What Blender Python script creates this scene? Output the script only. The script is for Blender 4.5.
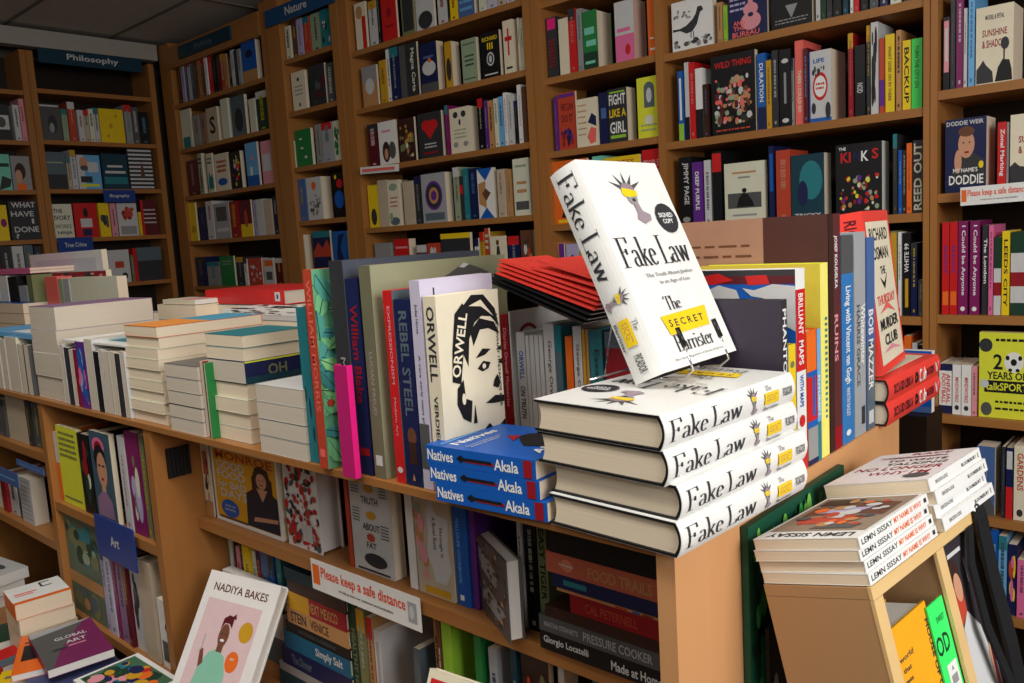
import bpy, bmesh, math, random
from mathutils import Matrix, Vector
random.seed(7)
sc = bpy.context.scene
for o in list(bpy.data.objects): bpy.data.objects.remove(o)
COL = sc.collection
H = 1.5                      # eye height of the photographer
# ---------------------------------------------------------------- camera
F = 828.0
CX, CY = 512.0, 341.5
_y, _p, _r = math.radians(42.3), math.radians(7.24), math.radians(-3.45)
A_ = Matrix(((math.cos(_y), 0, -math.sin(_y)), (math.sin(_y), 0, math.cos(_y)), (0, -1, 0)))
P_ = Matrix(((1, 0, 0), (0, math.cos(_p), -math.sin(_p)), (0, math.sin(_p), math.cos(_p))))
R_ = Matrix(((math.cos(_r), -math.sin(_r), 0), (math.sin(_r), math.cos(_r), 0), (0, 0, 1)))
M = A_ @ P_.transposed() @ R_.transposed()      # camera (x right, y down, z forward) -> world
cam = bpy.data.objects.new('camera', bpy.data.cameras.new('camera'))
COL.objects.link(cam); sc.camera = cam
cam.data.sensor_width = 36; cam.data.lens = 36 * F / 1024
cam.data.clip_start = 0.02
cols = [M.col[0], -M.col[1], -M.col[2]]
cam.matrix_world = Matrix(((cols[0][0], cols[1][0], cols[2][0], 0), (cols[0][1], cols[1][1], cols[2][1], 0),
                           (cols[0][2], cols[1][2], cols[2][2], H), (0, 0, 0, 1)))
# ---------------------------------------------------------------- light
w = bpy.data.worlds.new('world'); sc.world = w; w.use_nodes = True
w.node_tree.nodes['Background'].inputs[0].default_value = (1.0, 0.95, 0.88, 1)
w.node_tree.nodes['Background'].inputs[1].default_value = 0.06
def area(name, loc, target, sx, sy, e, col):
    L = bpy.data.lights.new(name, 'AREA'); L.shape = 'RECTANGLE'; L.size = sx; L.size_y = sy; L.energy = e; L.color = col
    o = bpy.data.objects.new(name, L); COL.objects.link(o); o.location = loc
    o.rotation_euler = (Vector(target) - Vector(loc)).to_track_quat('-Z', 'Y').to_euler(); return o
area('shop_window_daylight', (1.7, 0.4, 2.1), (-1.0, 1.0, 1.15), 1.5, 1.2, 61, (1.0, 0.985, 0.965))
area('ceiling_or_fill_panel', (-0.9, 0.0, 2.84), (-0.95, 0.35, 1.0), 2.6, 0.4, 31, (1.0, 0.95, 0.88))
area('ceiling_or_fill_panel', (-0.4, -1.3, 2.7), (-1.0, 0.7, 1.2), 1.4, 0.6, 8, (1.0, 0.95, 0.88))  # frontal fill added behind the camera to lift page faces, no known fitting
area('ceiling_or_fill_panel', (-2.6, 1.3, 2.84), (-2.6, 1.3, 0), 1.2, 0.6, 2.0, (1.0, 0.9, 0.78))
sc.view_settings.view_transform = 'Standard'; sc.view_settings.look = 'None'
sc.view_settings.gamma = 1; sc.view_settings.use_curve_mapping = False
sc.view_settings.exposure = 0.0
# ---------------------------------------------------------------- pixel -> point on a real plane
def ray(u, v): return M @ Vector((u - CX, v - CY, F))
def PY(u, v, y): r = ray(u, v); r = r * (y / r[1]); return Vector((r[0], r[1], r[2] + H))
def PX(u, v, x): r = ray(u, v); r = r * (x / r[0]); return Vector((r[0], r[1], r[2] + H))
def PZ(u, v, z): r = ray(u, v); r = r * ((z - H) / r[2]); return Vector((r[0], r[1], r[2] + H))
# ---------------------------------------------------------------- colours and materials
PAL = dict(white=(235,235,232), cream=(232,222,196), ivory=(222,222,200), beige=(196,180,156), grey=(150,150,150), pale=(205,205,205),
 charcoal=(52,52,56), black=(22,22,25), red=(205,32,34), crimson=(150,20,32), maroon=(92,24,34), orange=(235,110,35), salmon=(238,108,98),
 yellow=(240,205,30), lemon=(225,228,60), gold=(205,155,35), lime=(150,200,60), green=(35,125,62), bright_green=(70,225,95),
 sage=(150,170,140), olive=(120,125,85), dark_green=(28,62,45), mint=(120,205,180), teal=(40,125,135), blue=(30,95,175),
 sky_blue=(110,175,225), navy=(26,34,78), denim=(75,105,160), lilac=(185,175,215), purple=(100,45,140), plum=(130,30,95), pink=(228,110,160),
 hot_pink=(235,30,130), rose=(225,150,160), brown=(105,66,45), dark_brown=(60,36,30), tan=(190,140,90), silver=(165,168,172), page=(222,205,178),
 page_grey=(196,184,166), brick=(190,70,48), lavender=(200,195,215), skin=(205,150,120), dark_skin=(120,75,55), mauve=(150,115,150), taupe=(150,115,95),
 nblue=(20,90,180), dteal=(20,60,75), steel=(90,105,115), signblue=(30,62,140), darksign=(22,58,78), ffred=(240,70,60), photo=(85,85,85), birch=(222,186,128))
def lin(c):
    c = c / 255.0
    return c / 12.92 if c <= 0.04045 else ((c + 0.055) / 1.055) ** 2.4
MATS = {}
def mat(name, rough=0.5, spec=0.35):
    k = (name, rough)
    if k in MATS: return MATS[k]
    m = bpy.data.materials.new(name if isinstance(name, str) else 'colour'); m.use_nodes = True
    b = m.node_tree.nodes['Principled BSDF']; c = PAL[name] if isinstance(name, str) else name
    N, Lk = m.node_tree.nodes, m.node_tree.links
    b.inputs['Roughness'].default_value = rough; b.inputs['Specular IOR Level'].default_value = spec
    tc = N.new('ShaderNodeTexCoord'); nz = N.new('ShaderNodeTexNoise'); nz.inputs['Scale'].default_value = 35; nz.inputs['Detail'].default_value = 3
    mx = N.new('ShaderNodeMix'); mx.data_type = 'RGBA'
    base = [lin(x) for x in c]
    mx.inputs[6].default_value = (*[x * .92 for x in base], 1); mx.inputs[7].default_value = (*[min(1, x * 1.06) for x in base], 1)
    Lk.new(tc.outputs['Object'], nz.inputs['Vector']); Lk.new(nz.outputs[0], mx.inputs[0]); Lk.new(mx.outputs[2], b.inputs['Base Color'])
    MATS[k] = m; return m
def paper(name, c1, c2):
    k = ('paper', name)
    if k in MATS: return MATS[k]
    m = bpy.data.materials.new('paper_' + name); m.use_nodes = True; N, Lk = m.node_tree.nodes, m.node_tree.links; b = N['Principled BSDF']
    b.inputs['Roughness'].default_value = .85; b.inputs['Specular IOR Level'].default_value = .1
    tc = N.new('ShaderNodeTexCoord'); mp = N.new('ShaderNodeMapping'); mp.inputs['Scale'].default_value = (900, 6, 6)
    nz = N.new('ShaderNodeTexNoise'); nz.inputs['Scale'].default_value = 1; nz.inputs['Detail'].default_value = 2
    mx = N.new('ShaderNodeMix'); mx.data_type = 'RGBA'; mx.inputs[6].default_value = (*[lin(x) for x in c1], 1); mx.inputs[7].default_value = (*[lin(x) for x in c2], 1)
    Lk.new(tc.outputs['Object'], mp.inputs[0]); Lk.new(mp.outputs[0], nz.inputs['Vector']); Lk.new(nz.outputs[0], mx.inputs[0]); Lk.new(mx.outputs[2], b.inputs['Base Color'])
    MATS[k] = m; return m
def wood(name, c1, c2, rough=.42, axis=2, sc_=14):
    k = ('wood', name)
    if k in MATS: return MATS[k]
    m = bpy.data.materials.new('wood_' + name); m.use_nodes = True; N, Lk = m.node_tree.nodes, m.node_tree.links; b = N['Principled BSDF']
    b.inputs['Roughness'].default_value = rough; b.inputs['Specular IOR Level'].default_value = .3
    tc = N.new('ShaderNodeTexCoord'); mp = N.new('ShaderNodeMapping'); s = [sc_, sc_, sc_]; s[axis] = sc_ * .06; mp.inputs['Scale'].default_value = s
    nz = N.new('ShaderNodeTexNoise'); nz.inputs['Scale'].default_value = 1.6; nz.inputs['Detail'].default_value = 5; nz.inputs['Distortion'].default_value = .6
    mx = N.new('ShaderNodeMix'); mx.data_type = 'RGBA'; mx.inputs[6].default_value = (*[lin(x) for x in c1], 1); mx.inputs[7].default_value = (*[lin(x) for x in c2], 1)
    bp = N.new('ShaderNodeBump'); bp.inputs['Strength'].default_value = .05
    Lk.new(tc.outputs['Object'], mp.inputs[0]); Lk.new(mp.outputs[0], nz.inputs['Vector']); Lk.new(nz.outputs[0], mx.inputs[0]); Lk.new(mx.outputs[2], b.inputs['Base Color'])
    Lk.new(nz.outputs[0], bp.inputs['Height']); Lk.new(bp.outputs[0], b.inputs['Normal'])
    MATS[k] = m; return m
OAKV = wood('oak_upright', (152, 98, 48), (176, 120, 64), axis=2)
OAKH = wood('oak_shelf', (150, 98, 50), (174, 120, 66), axis=0)
OAKY = wood('oak_board', (204, 146, 96), (216, 162, 112), axis=2, sc_=9)
BIRCH = wood('birch_edge', (215, 178, 118), (232, 198, 142), axis=1)
BROWNP = wood('brown_panel', (178, 138, 96), (186, 146, 104), axis=2, sc_=5)
DARKB = wood('shade_dark_back', (30, 20, 14), (40, 28, 18), axis=2)  # wood darkened in its colour for the unlit depth behind the books
PAGE = paper('cream', (222, 204, 176), (242, 228, 204))
PAGEG = paper('grey', (196, 184, 166), (218, 208, 192))
PAGEW = paper('white', (215, 212, 206), (238, 236, 230))
def metal(name, c, rough=.25):
    k = ('metal', name)
    if k in MATS: return MATS[k]
    m = bpy.data.materials.new(name); m.use_nodes = True; b = m.node_tree.nodes['Principled BSDF']
    b.inputs['Base Color'].default_value = (*c, 1); b.inputs['Metallic'].default_value = 1; b.inputs['Roughness'].default_value = rough
    MATS[k] = m; return m
# ---------------------------------------------------------------- mesh collector
class MB:
    def __init__(s): s.v = []; s.f = []; s.mi = []; s.mats = []
    def m(s, mt):
        if mt not in s.mats: s.mats.append(mt)
        return s.mats.index(mt)
    def poly(s, pts, mt):
        n = len(s.v); s.v += [tuple(p) for p in pts]; s.f.append(tuple(range(n, n + len(pts)))); s.mi.append(s.m(mt))
    def faces(s, vs, fs, mt):
        n = len(s.v); s.v += [tuple(p) for p in vs]; i = s.m(mt)
        for f in fs: s.f.append(tuple(n + k for k in f)); s.mi.append(i)
    def box(s, a, b, mt):
        x0, y0, z0 = a; x1, y1, z1 = b
        s.faces([(x0,y0,z0),(x1,y0,z0),(x1,y1,z0),(x0,y1,z0),(x0,y0,z1),(x1,y0,z1),(x1,y1,z1),(x0,y1,z1)],
                [(0,3,2,1),(4,5,6,7),(0,1,5,4),(1,2,6,5),(2,3,7,6),(3,0,4,7)], mt)
    def prism(s, pts, d, mt):           # pts 3D polygon, d extrusion vector
        n = len(pts); q = [Vector(p) + Vector(d) for p in pts]
        s.faces(list(pts) + q, [tuple(range(n))[::-1], tuple(range(n, 2 * n))] + [(i, (i + 1) % n, n + (i + 1) % n, n + i) for i in range(n)], mt)
    def tube(s, pts, r, mt, k=8):
        pts = [Vector(p) for p in pts]; rings = []
        for i, p in enumerate(pts):
            t = (pts[min(i + 1, len(pts) - 1)] - pts[max(i - 1, 0)]).normalized()
            u = t.orthogonal().normalized() if i == 0 else (pu - t * pu.dot(t)).normalized()
            pu = u; w_ = t.cross(u); rings.append([p + (u * math.cos(a) + w_ * math.sin(a)) * r for a in [6.28318 * j / k for j in range(k)]])
        vs = [q for rg in rings for q in rg]; fs = []
        for i in range(len(pts) - 1):
            for j in range(k): fs.append((i*k+j, i*k+(j+1)%k, (i+1)*k+(j+1)%k, (i+1)*k+j))
        fs += [tuple(range(k))[::-1], tuple(range((len(pts)-1)*k, len(pts)*k))]
        s.faces(vs, fs, mt)
    def build(s, name, parent=None, smooth=False, bevel=0):
        me = bpy.data.meshes.new(name); me.from_pydata(s.v, [], s.f)
        for mt in s.mats: me.materials.append(mt)
        me.polygons.foreach_set('material_index', s.mi)
        if smooth: me.polygons.foreach_set('use_smooth', [True] * len(s.f))
        me.update(); o = bpy.data.objects.new(name, me); COL.objects.link(o)
        if parent is not None: o.parent = parent
        if bevel:
            bm = bmesh.new(); bm.from_mesh(me); bmesh.ops.remove_doubles(bm, verts=bm.verts, dist=1e-5); bm.to_mesh(me); bm.free()
            md = o.modifiers.new('bevel', 'BEVEL'); md.width = bevel; md.segments = 2; md.limit_method = 'ANGLE'
        return o
SEEN = {}
def tag(o, label=None, cat=None, group=None, kind=None):
    if label:
        o['label'] = label
    if cat: o['category'] = cat
    if group: o['group'] = group
    if kind: o['kind'] = kind
    return o
def empty(name, mtx, label, cat, group=None):
    o = bpy.data.objects.new(name, None); o.empty_display_size = .02; COL.objects.link(o); o.matrix_world = mtx
    return tag(o, label, cat, group)
def basis(x, y, z, o): return Matrix(((x[0], y[0], z[0], o[0]), (x[1], y[1], z[1], o[1]), (x[2], y[2], z[2], o[2]), (0, 0, 0, 1)))
# orientations of a book: local x back->front cover, y spine->fore-edge, z bottom->top
def UPRIGHT(o): return basis((1,0,0),(0,1,0),(0,0,1), o)
def FACE(o): return basis((0,-1,0),(1,0,0),(0,0,1), o)
def ENDON(o): return basis((0,1,0),(-1,0,0),(0,0,1), o)
def LIE_X(o): return basis((0,0,1),(-1,0,0),(0,-1,0), o)
def LIE_Y(o): return basis((0,0,1),(0,1,0),(-1,0,0), o)
def LIE_P(o): return basis((0,0,1),(0,-1,0),(1,0,0), o)
# ---------------------------------------------------------------- lettering
TXT = {}
def text_mesh(s):
    if s in TXT: return TXT[s]
    cu = bpy.data.curves.new('lettering', 'FONT'); cu.body = s; cu.resolution_u = 2; cu.offset = .02
    ob = bpy.data.objects.new('lettering', cu); me = bpy.data.meshes.new_from_object(ob)
    vs = [v.co.copy() for v in me.vertices]; fs = [tuple(p.vertices) for p in me.polygons]
    bpy.data.objects.remove(ob); bpy.data.curves.remove(cu); bpy.data.meshes.remove(me)
    if vs:
        x0 = min(v.x for v in vs); x1 = max(v.x for v in vs); y0 = min(v.y for v in vs); y1 = max(v.y for v in vs)
        vs = [((v.x - x0) / (x1 - x0), (v.y - y0) / (y1 - y0)) for v in vs]
    TXT[s] = (vs, fs); return TXT[s]
def arc(cx, cy, rx, ry, a0, a1, n=10): return [(cx + rx * math.cos(math.radians(a0 + (a1 - a0) * i / n)), cy + ry * math.sin(math.radians(a0 + (a1 - a0) * i / n))) for i in range(n + 1)]
SER = {
 'F': (.66, [[(.17,0),(.17,1)], [(.02,1),(.6,1),(.6,.82)], [(.17,.53),(.42,.53)], [(.42,.63),(.42,.43)], [(.02,0),(.36,0)]]),
 'a': (.5, [arc(.22,.42,.13,.14,160,20,6) + [(.36,.3),(.36,.06),(.46,.01)], arc(.22,.15,.14,.15,60,360,12)]),
 'k': (.52, [[(.12,0),(.12,1)], [(.02,1),(.12,1)], [(.12,.24),(.4,.56)], [(.22,.34),(.44,0)], [(.02,0),(.24,0)], [(.34,0),(.52,0)], [(.3,.56),(.48,.56)]]),
 'e': (.46, [[(.08,.33),(.38,.33)], arc(.23,.28,.16,.28,12,320,16)]),
 'L': (.62, [[(.17,0),(.17,1)], [(.02,1),(.34,1)], [(.02,0),(.56,0),(.56,.2)]]),
 'w': (.72, [[(.08,.56),(.22,0)], [(.22,0),(.36,.56)], [(.36,.56),(.5,0)], [(.5,0),(.64,.56)], [(0,.56),(.17,.56)], [(.29,.56),(.43,.56)], [(.56,.56),(.72,.56)]]),
 'T': (.66, [[(.33,0),(.33,1)], [(.04,.82),(.04,1),(.62,1),(.62,.82)], [(.2,0),(.46,0)]]),
 'h': (.54, [[(.12,0),(.12,1)], [(.02,1),(.12,1)], [(.12,.42)] + arc(.27,.4,.14,.16,140,0,6) + [(.41,0)], [(.02,0),(.22,0)], [(.32,0),(.52,0)]]),
 'B': (.62, [[(.15,0),(.15,1)], [(.02,1),(.3,1)] + arc(.3,.76,.2,.24,90,-90,8) + [(.15,.52)], [(.3,.52)] + arc(.32,.26,.24,.26,90,-90,8) + [(.02,0)]]),
 'r': (.38, [[(.12,0),(.12,.56)], [(.02,.56),(.12,.56)], [(.12,.4),(.24,.55),(.34,.5)], [(.02,0),(.24,0)]]),
 'i': (.26, [[(.12,0),(.12,.56)], [(.02,.56),(.12,.56)], [(.12,.75),(.12,.85)], [(.02,0),(.24,0)]]),
 's': (.4, [arc(.2,.42,.13,.13,30,230,8) + arc(.2,.14,.14,.14,60,-150,9)]),
 't': (.34, [[(.14,.75),(.14,.08),(.2,.0),(.3,.06)], [(.02,.56),(.3,.56)]]),
 ' ': (.25, [])}
def serif_mesh(s):
    k = '§' + s
    if k in TXT: return TXT[k]
    vs, fs, x = [], [], 0
    for ch in s:
        wd, st = SER[ch]
        for pl in st:
            q = [pl[0]]
            for a_, b_ in zip(pl, pl[1:]):
                m_ = max(1, int(math.hypot(b_[0] - a_[0], b_[1] - a_[1]) / .12))
                q += [(a_[0] + (b_[0] - a_[0]) * i / m_, a_[1] + (b_[1] - a_[1]) * i / m_) for i in range(1, m_ + 1)]
            pl = q; n = len(pl); base = len(vs)
            for i, p in enumerate(pl):
                a = pl[max(0, i - 1)]; b = pl[min(n - 1, i + 1)]; dx, dy = b[0] - a[0], b[1] - a[1]; L = math.hypot(dx, dy) or 1
                hw = .013 + .038 * abs(dy / L) ** 1.5
                vs += [(x + p[0] - dy / L * hw, p[1] + dx / L * hw), (x + p[0] + dy / L * hw, p[1] - dx / L * hw)]
            for i in range(n - 1): fs.append((base + 2*i, base + 2*i + 1, base + 2*i + 3, base + 2*i + 2))
        x += wd * .93
    x0 = min(v[0] for v in vs); x1 = max(v[0] for v in vs); y0 = min(v[1] for v in vs); y1 = max(v[1] for v in vs)
    TXT[k] = ([((v[0] - x0) / (x1 - x0), (v[1] - y0) / (y1 - y0)) for v in vs], fs); return TXT[k]
# ---------------------------------------------------------------- printed surfaces
# face frame: (origin, right*width, up*height, normal, bulge)
def decals(mb, fr, items, e0=.0003):
    o, R, U, N, bulge = fr; e = max(e0, .0007) if bulge else e0
    LR, LU = R.length, U.length; cnt = 0
    def P(a, b):
        d = bulge * (1 - (2 * a - 1) ** 2) if bulge else 0
        return o + R * a + U * b + N * (e + d)
    for it in items:
        k = it[0]
        if k == 'r': _, a0, b0, a1, b1, c = it; n = 6 if bulge else 1
        if k == 'r':
            for i in range(n):
                q0 = a0 + (a1 - a0) * i / n; q1 = a0 + (a1 - a0) * (i + 1) / n
                mb.poly([P(q0, b0), P(q1, b0), P(q1, b1), P(q0, b1)], mat(c))
        elif k == 'e':
            _, ca, cb, ra, rb, c = it; mb.poly([P(ca + ra * math.cos(t * .3927), cb + rb * math.sin(t * .3927)) for t in range(16)], mat(c))
        elif k == 'p': mb.poly([P(a, b) for a, b in it[1]], mat(it[2]))
        elif k in 'tS':
            _, s, ca, cb, w_, h_, c, rot = it; vs, fs = text_mesh(s) if k == 't' else serif_mesh(s)
            if rot == 0: pts = [P(ca + (x - .5) * w_, cb + (y - .5) * h_) for x, y in vs]
            elif rot == -90: pts = [P(ca + (y - .5) * h_, cb - (x - .5) * w_) for x, y in vs]
            elif rot == 180: pts = [P(ca - (x - .5) * w_, cb - (y - .5) * h_) for x, y in vs]
            elif rot == 90: pts = [P(ca - (y - .5) * h_, cb + (x - .5) * w_) for x, y in vs]
            else:
                cr_, sr_ = math.cos(math.radians(rot)), math.sin(math.radians(rot))
                pts = [P(ca + (((x - .5) * w_) * cr_ - ((y - .5) * h_) * sr_) * LU / LR, cb + ((x - .5) * w_) * sr_ + ((y - .5) * h_) * cr_) for x, y in vs]
            mb.faces(pts, fs, mat(c))
        cnt += 1; e += .00012 if cnt < 8 else .00001
# item shorthands
def rc(a0, b0, a1, b1, c): return ('r', a0, b0, a1, b1, c)
def el(a, b, ra, rb, c): return ('e', a, b, ra, rb, c)
def pg(pts, c): return ('p', pts, c)
def tx(s, a, b, w_, h_, c, rot=0): return ('t', s, a, b, w_, h_, c, rot)
def sf(s, a, b, w_, h_, c, rot=0): return ('S', s, a, b, w_, h_, c, rot)
def lines(rng, a0, a1, b, n, dh, c, th=.016):
    out = []
    for i in range(n):
        q = a0; bb = b - i * dh
        while q < a1 - .03:
            l = rng.uniform(.04, .12); q1 = min(a1, q + l); out.append(rc(q, bb, q1, bb + th, c)); q = q1 + .025
    return out
DARKS = {'charcoal','black','crimson','maroon','green','dark_green','teal','blue','navy','denim','purple','plum','brown','dark_brown','red','brick','dteal','steel','photo','nblue','signblue','olive'}
def contrast(c, rng): return rng.choice(['white','ivory','yellow','pale','sky_blue']) if c in DARKS else rng.choice(['charcoal','navy','crimson','black','teal'])
def auto_cover(c, rng):
    k = contrast(c, rng); a = rng.choice(['red','teal','gold','navy','brown','sage','salmon','charcoal','sky_blue','olive'])
    it = []; t = rng.randrange(4)
    if t == 0: it += [el(.5, .38, .28, .22, a), el(.5, .42, .14, .13, k)]
    elif t == 1: it += [pg([(.1,.1),(.9,.1),(.9,.35),(.7,.5),(.55,.38),(.3,.55),(.1,.3)], a)]
    elif t == 2: it += [rc(.12, .12, .88, .5, a), el(.5, .3, .16, .14, k)]
    else: it += [pg([(.35,.12),(.65,.12),(.7,.4),(.58,.52),(.42,.52),(.3,.4)], a), el(.5, .58, .1, .07, a)]
    it += lines(rng, .12, .86, .84, rng.randint(2, 3), .1, k, .05) + lines(rng, .3, .7, .06, 1, .1, k, .02)
    return it
def mixc(c, k, f):
    a = PAL[c] if isinstance(c, str) else c; b = PAL[k] if isinstance(k, str) else k
    return tuple(int((x * (1 - f) + y * f) / 12) * 12 for x, y in zip(a, b))
def auto_spine(c, rng):
    k = mixc(c, contrast(c, rng), rng.choice([.35, .5, .7])); it = []; b = rng.uniform(.8, .93); lo = rng.uniform(.25, .55); wd = rng.uniform(.08, .2)
    if rng.random() < .35: it.append(rc(0, .82, 1, 1, rng.choice(['red','navy','teal','gold','charcoal','pale'])))
    while b > lo:
        l = rng.uniform(.012, .05); it.append(rc(.5 - wd, b - l, .5 + wd, b, k)); b -= l + rng.choice([.008, .008, .02])
    it.append(rc(.35, .05, .65, .09, k)); return it
# ---------------------------------------------------------------- a book
NB = 0
def shell(mb, w_, t, h, th, bulge, mt, grow=0.0, r=.0):
    n = 8; out = [(t + grow, w_)]; inn = [(t - th, w_)]
    k = 9 if bulge else 2
    for i in range(k):
        a = 1 - i / (k - 1); x = -grow + (t + 2 * grow) * a; y = -bulge * (1 - (2 * a - 1) ** 2) - grow
        out.append((x, y)); inn.append((th + (t - 2 * th) * a, th - bulge * (1 - (2 * a - 1) ** 2)))
    out.append((-grow, w_)); inn.append((th, w_)); N_ = len(out)
    vs = [(x, y, z) for z in (0, h) for x, y in out] + [(x, y, z) for z in (0, h) for x, y in inn]; fs = []
    for i in range(N_ - 1):
        fs += [(i, i+1, N_+i+1, N_+i), (2*N_+i+1, 2*N_+i, 3*N_+i, 3*N_+i+1), (i+1, i, 2*N_+i, 2*N_+i+1), (N_+i, N_+i+1, 3*N_+i+1, 3*N_+i)]
    for i in (0, N_ - 1): fs.append((i, N_ + i, 3*N_ + i, 2*N_ + i) if i else (N_, 0, 2*N_, 3*N_))
    mb.faces(vs, fs, mt)
def book(mtx, w_, t, h, col, label, group, hard=False, front=None, spine=None, back=None, page=None, gloss=.38, spine_col=None, boards=None, name=None, bulge=0, board_t=None, cat='book'):
    root = empty(name or ('hardback_book' if hard else 'paperback_book'), mtx, label, cat, group)
    th = board_t or (.0025 if hard else .0007); th = min(th, t * .3)
    mb = MB()
    if boards:
        bb = MB(); shell(bb, w_, t, h, th, bulge, mat(boards)); bb.build('boards', root)
        shell(mb, w_ , t, h - .0004, .0002, bulge, mat(col, gloss), grow=.0006)
    else: shell(mb, w_, t, h, th, bulge, mat(col, gloss))
    g = .0006 if boards else 0
    V = Vector
    if spine_col: decals(mb, (V((-g,-g,0)), V((t+2*g,0,0)), V((0,0,h)), V((0,-1,0)), bulge), [rc(0,0,1,1,spine_col)], .0001)
    if spine: decals(mb, (V((-g,-g,0)), V((t+2*g,0,0)), V((0,0,h)), V((0,-1,0)), bulge), spine)
    if front: decals(mb, (V((t+g,0,0)), V((0,w_,0)), V((0,0,h)), V((1,0,0)), 0), front)
    if back: decals(mb, (V((-g,w_,0)), V((0,-w_,0)), V((0,0,h)), V((-1,0,0)), 0), back)
    mb.build('dust_jacket' if boards else 'cover', root)
    i = .003 if hard else .0004
    pb = MB(); x0, x1, y0, y1, z0, z1 = th, t - th, th + .0005 - (bulge * .7), w_ - i, i, h - i
    if bulge:
        n = 8; ring = [(x1, y1)] + [(x0 + (x1 - x0) * (1 - k / n), th + .0006 - bulge * (1 - (1 - 2 * k / n) ** 2)) for k in range(n + 1)] + [(x0, y1)]
        ring += [(x0 + (x1 - x0) * k / 6, y1 - .004 * (1 - (2 * k / 6 - 1) ** 2)) for k in range(1, 6)]
        pb.prism([Vector((x, y, z0)) for x, y in ring][::-1], (0, 0, z1 - z0), page or PAGE)
    else: pb.box((x0, y0, z0), (x1, y1, z1), page or PAGE)
    pb.build('pages', root)
    return root
# ---------------------------------------------------------------- room
def struct(mb, name, **k): return tag(mb.build(name, **k), kind='structure')
XW, YB, CEIL = -5.72, 3.0, 1.5 + 1.40
s = MB(); s.box((-6.1, -1.5, -.1), (3.2, 3.4, 0), wood('floor_board', (96, 84, 72), (110, 96, 82), .6, 0, 4)); struct(s, 'floor')
PLAS = mat((150, 140, 126), .9); PLASD = mat((92, 84, 76), .9)
s = MB(); s.box((-6.1, YB, 0), (3.2, YB + .1, CEIL), PLASD); struct(s, 'wall_back')
s = MB(); s.box((XW - .1, -1.5, 0), (XW, YB, CEIL), PLASD); struct(s, 'wall_left')
s = MB(); s.box((-6.1, -1.5, CEIL), (3.2, 3.4, CEIL + .08), mat((205, 200, 190), .9)); struct(s, 'ceiling')
def ceiling_grid():
    s = MB(); g = mat((120, 116, 108), .8)
    x = -5.6
    while x < 0: s.box((x, -1.4, CEIL - .006), (x + .02, 3.0, CEIL - .0005), g); x += 1.2
    y = -1.2
    while y < 3: s.box((-5.7, y, CEIL - .0065), (0, y + .02, CEIL - .0004), g); y += .6
    struct(s, 'trim_ceiling_grid')
ceiling_grid()
s = MB(); s.box((-5.50, -.9, 1.5 + 1.275), (-5.42, 2.68, 1.5 + 1.375), mat((170, 164, 154), .8)); struct(s, 'trim_bulkhead')
# ---------------------------------------------------------------- bookcases
def bookcase(name, label, x0, x1, yf, depth, z0, z1, shelves, up=.036, proud=.085, axis='x', top=True, group=None, lean=0, side0=True, side1=True, upl=None, upr_=None):
    """x0,x1 inner faces; shelves = list of top heights (absolute)"""
    root = empty(name, Matrix(), label, 'bookcase', group); upl = upl or up; upr_ = upr_ or up
    def B(mb, a, b, m):
        if axis == 'x': mb.box(a, b, m)
        else: mb.box((-b[1], a[0], a[2]), (-a[1], b[0], b[2]), m)       # case turned to face +x
    if side0: m = MB(); B(m, (x0 - upl, yf - proud, z0), (x0, yf + depth, z1), OAKV); m.build('upright', root)
    if side1: m = MB(); B(m, (x1, yf - proud, z0), (x1 + upr_, yf + depth, z1), OAKV); m.build('upright', root)
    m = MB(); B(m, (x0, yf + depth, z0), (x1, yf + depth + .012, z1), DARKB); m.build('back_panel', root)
    for z in shelves:
        m = MB(); B(m, (x0 + .0005, yf, z - .026), (x1 - .0005, yf + depth, z), OAKH if axis == 'x' else OAKHY); m.build('shelf', root)
    return root

OAKHY = wood('oak_shelf_turned', (152, 96, 46), (178, 120, 64), axis=1)
YW = 2.7; G = .0
Z = lambda L: [1.5 + z for z in L]
S_POL = [1.33, .975, .690, .386, .093, -.205, -.50, -.80]
S_NAT = [1.30, 1.027, .748, .448, .153, -.145, -.44, -.74]
S_MID = [1.24, .960, .680, .386, .085, -.215, -.51, -.81]
S_B4 = [1.22, .925, .625, .333, .036, -.262, -.56, -.86]
S_WIDE = [1.23, .930, .617, .305, -.004, -.319, -.62, -.92]
S_RIGHT = [1.26, .96, .655, .345, .048, -.312, -.618, -.921, -1.22]
S_PHIL = [1.040, .740, .448, .150, -.147, -.44, -.74]
bookcase('tall_bookcase', 'tall oak bookcase bay under the dark Politics sign in the corner', -5.30, -4.215, YW, .28, 0, 2.87, Z(S_POL), proud=.004, upl=.135, upr_=.065, group='oak bookcases on the back wall')
bookcase('tall_bookcase', 'narrow tall oak bookcase bay under the blue Nature sign', -4.02, -3.562, YW, .28, 0, 2.87, Z(S_NAT), proud=.012, upl=.125, upr_=.06, group='oak bookcases on the back wall')
bookcase('tall_bookcase', 'wide oak bookcase bay between the Nature bay and the narrow bay', -3.43, -2.284, YW, .28, 0, 2.87, Z(S_MID), proud=.008, upl=.068, upr_=.045, group='oak bookcases on the back wall')
bookcase('tall_bookcase', 'narrow oak bookcase bay behind the standing white display book', -2.19, -1.6655, YW, .28, 0, 2.87, Z(S_B4), proud=.012, upl=.047, side1=False, group='oak bookcases on the back wall')
bookcase('tall_bookcase', 'oak bookcase bay behind the large brown book and counter end', -1.634, -.757, YW, .28, 0, 2.87, Z(S_WIDE), upl=.03, upr_=.017, proud=.006, group='oak bookcases on the back wall')
bookcase('tall_bookcase', 'oak bookcase bay at the right edge of the photo', -.719, .25, YW, .28, 0, 2.87, Z(S_RIGHT), upl=.019, upr_=.03, proud=.004, group='oak bookcases on the back wall')
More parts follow.
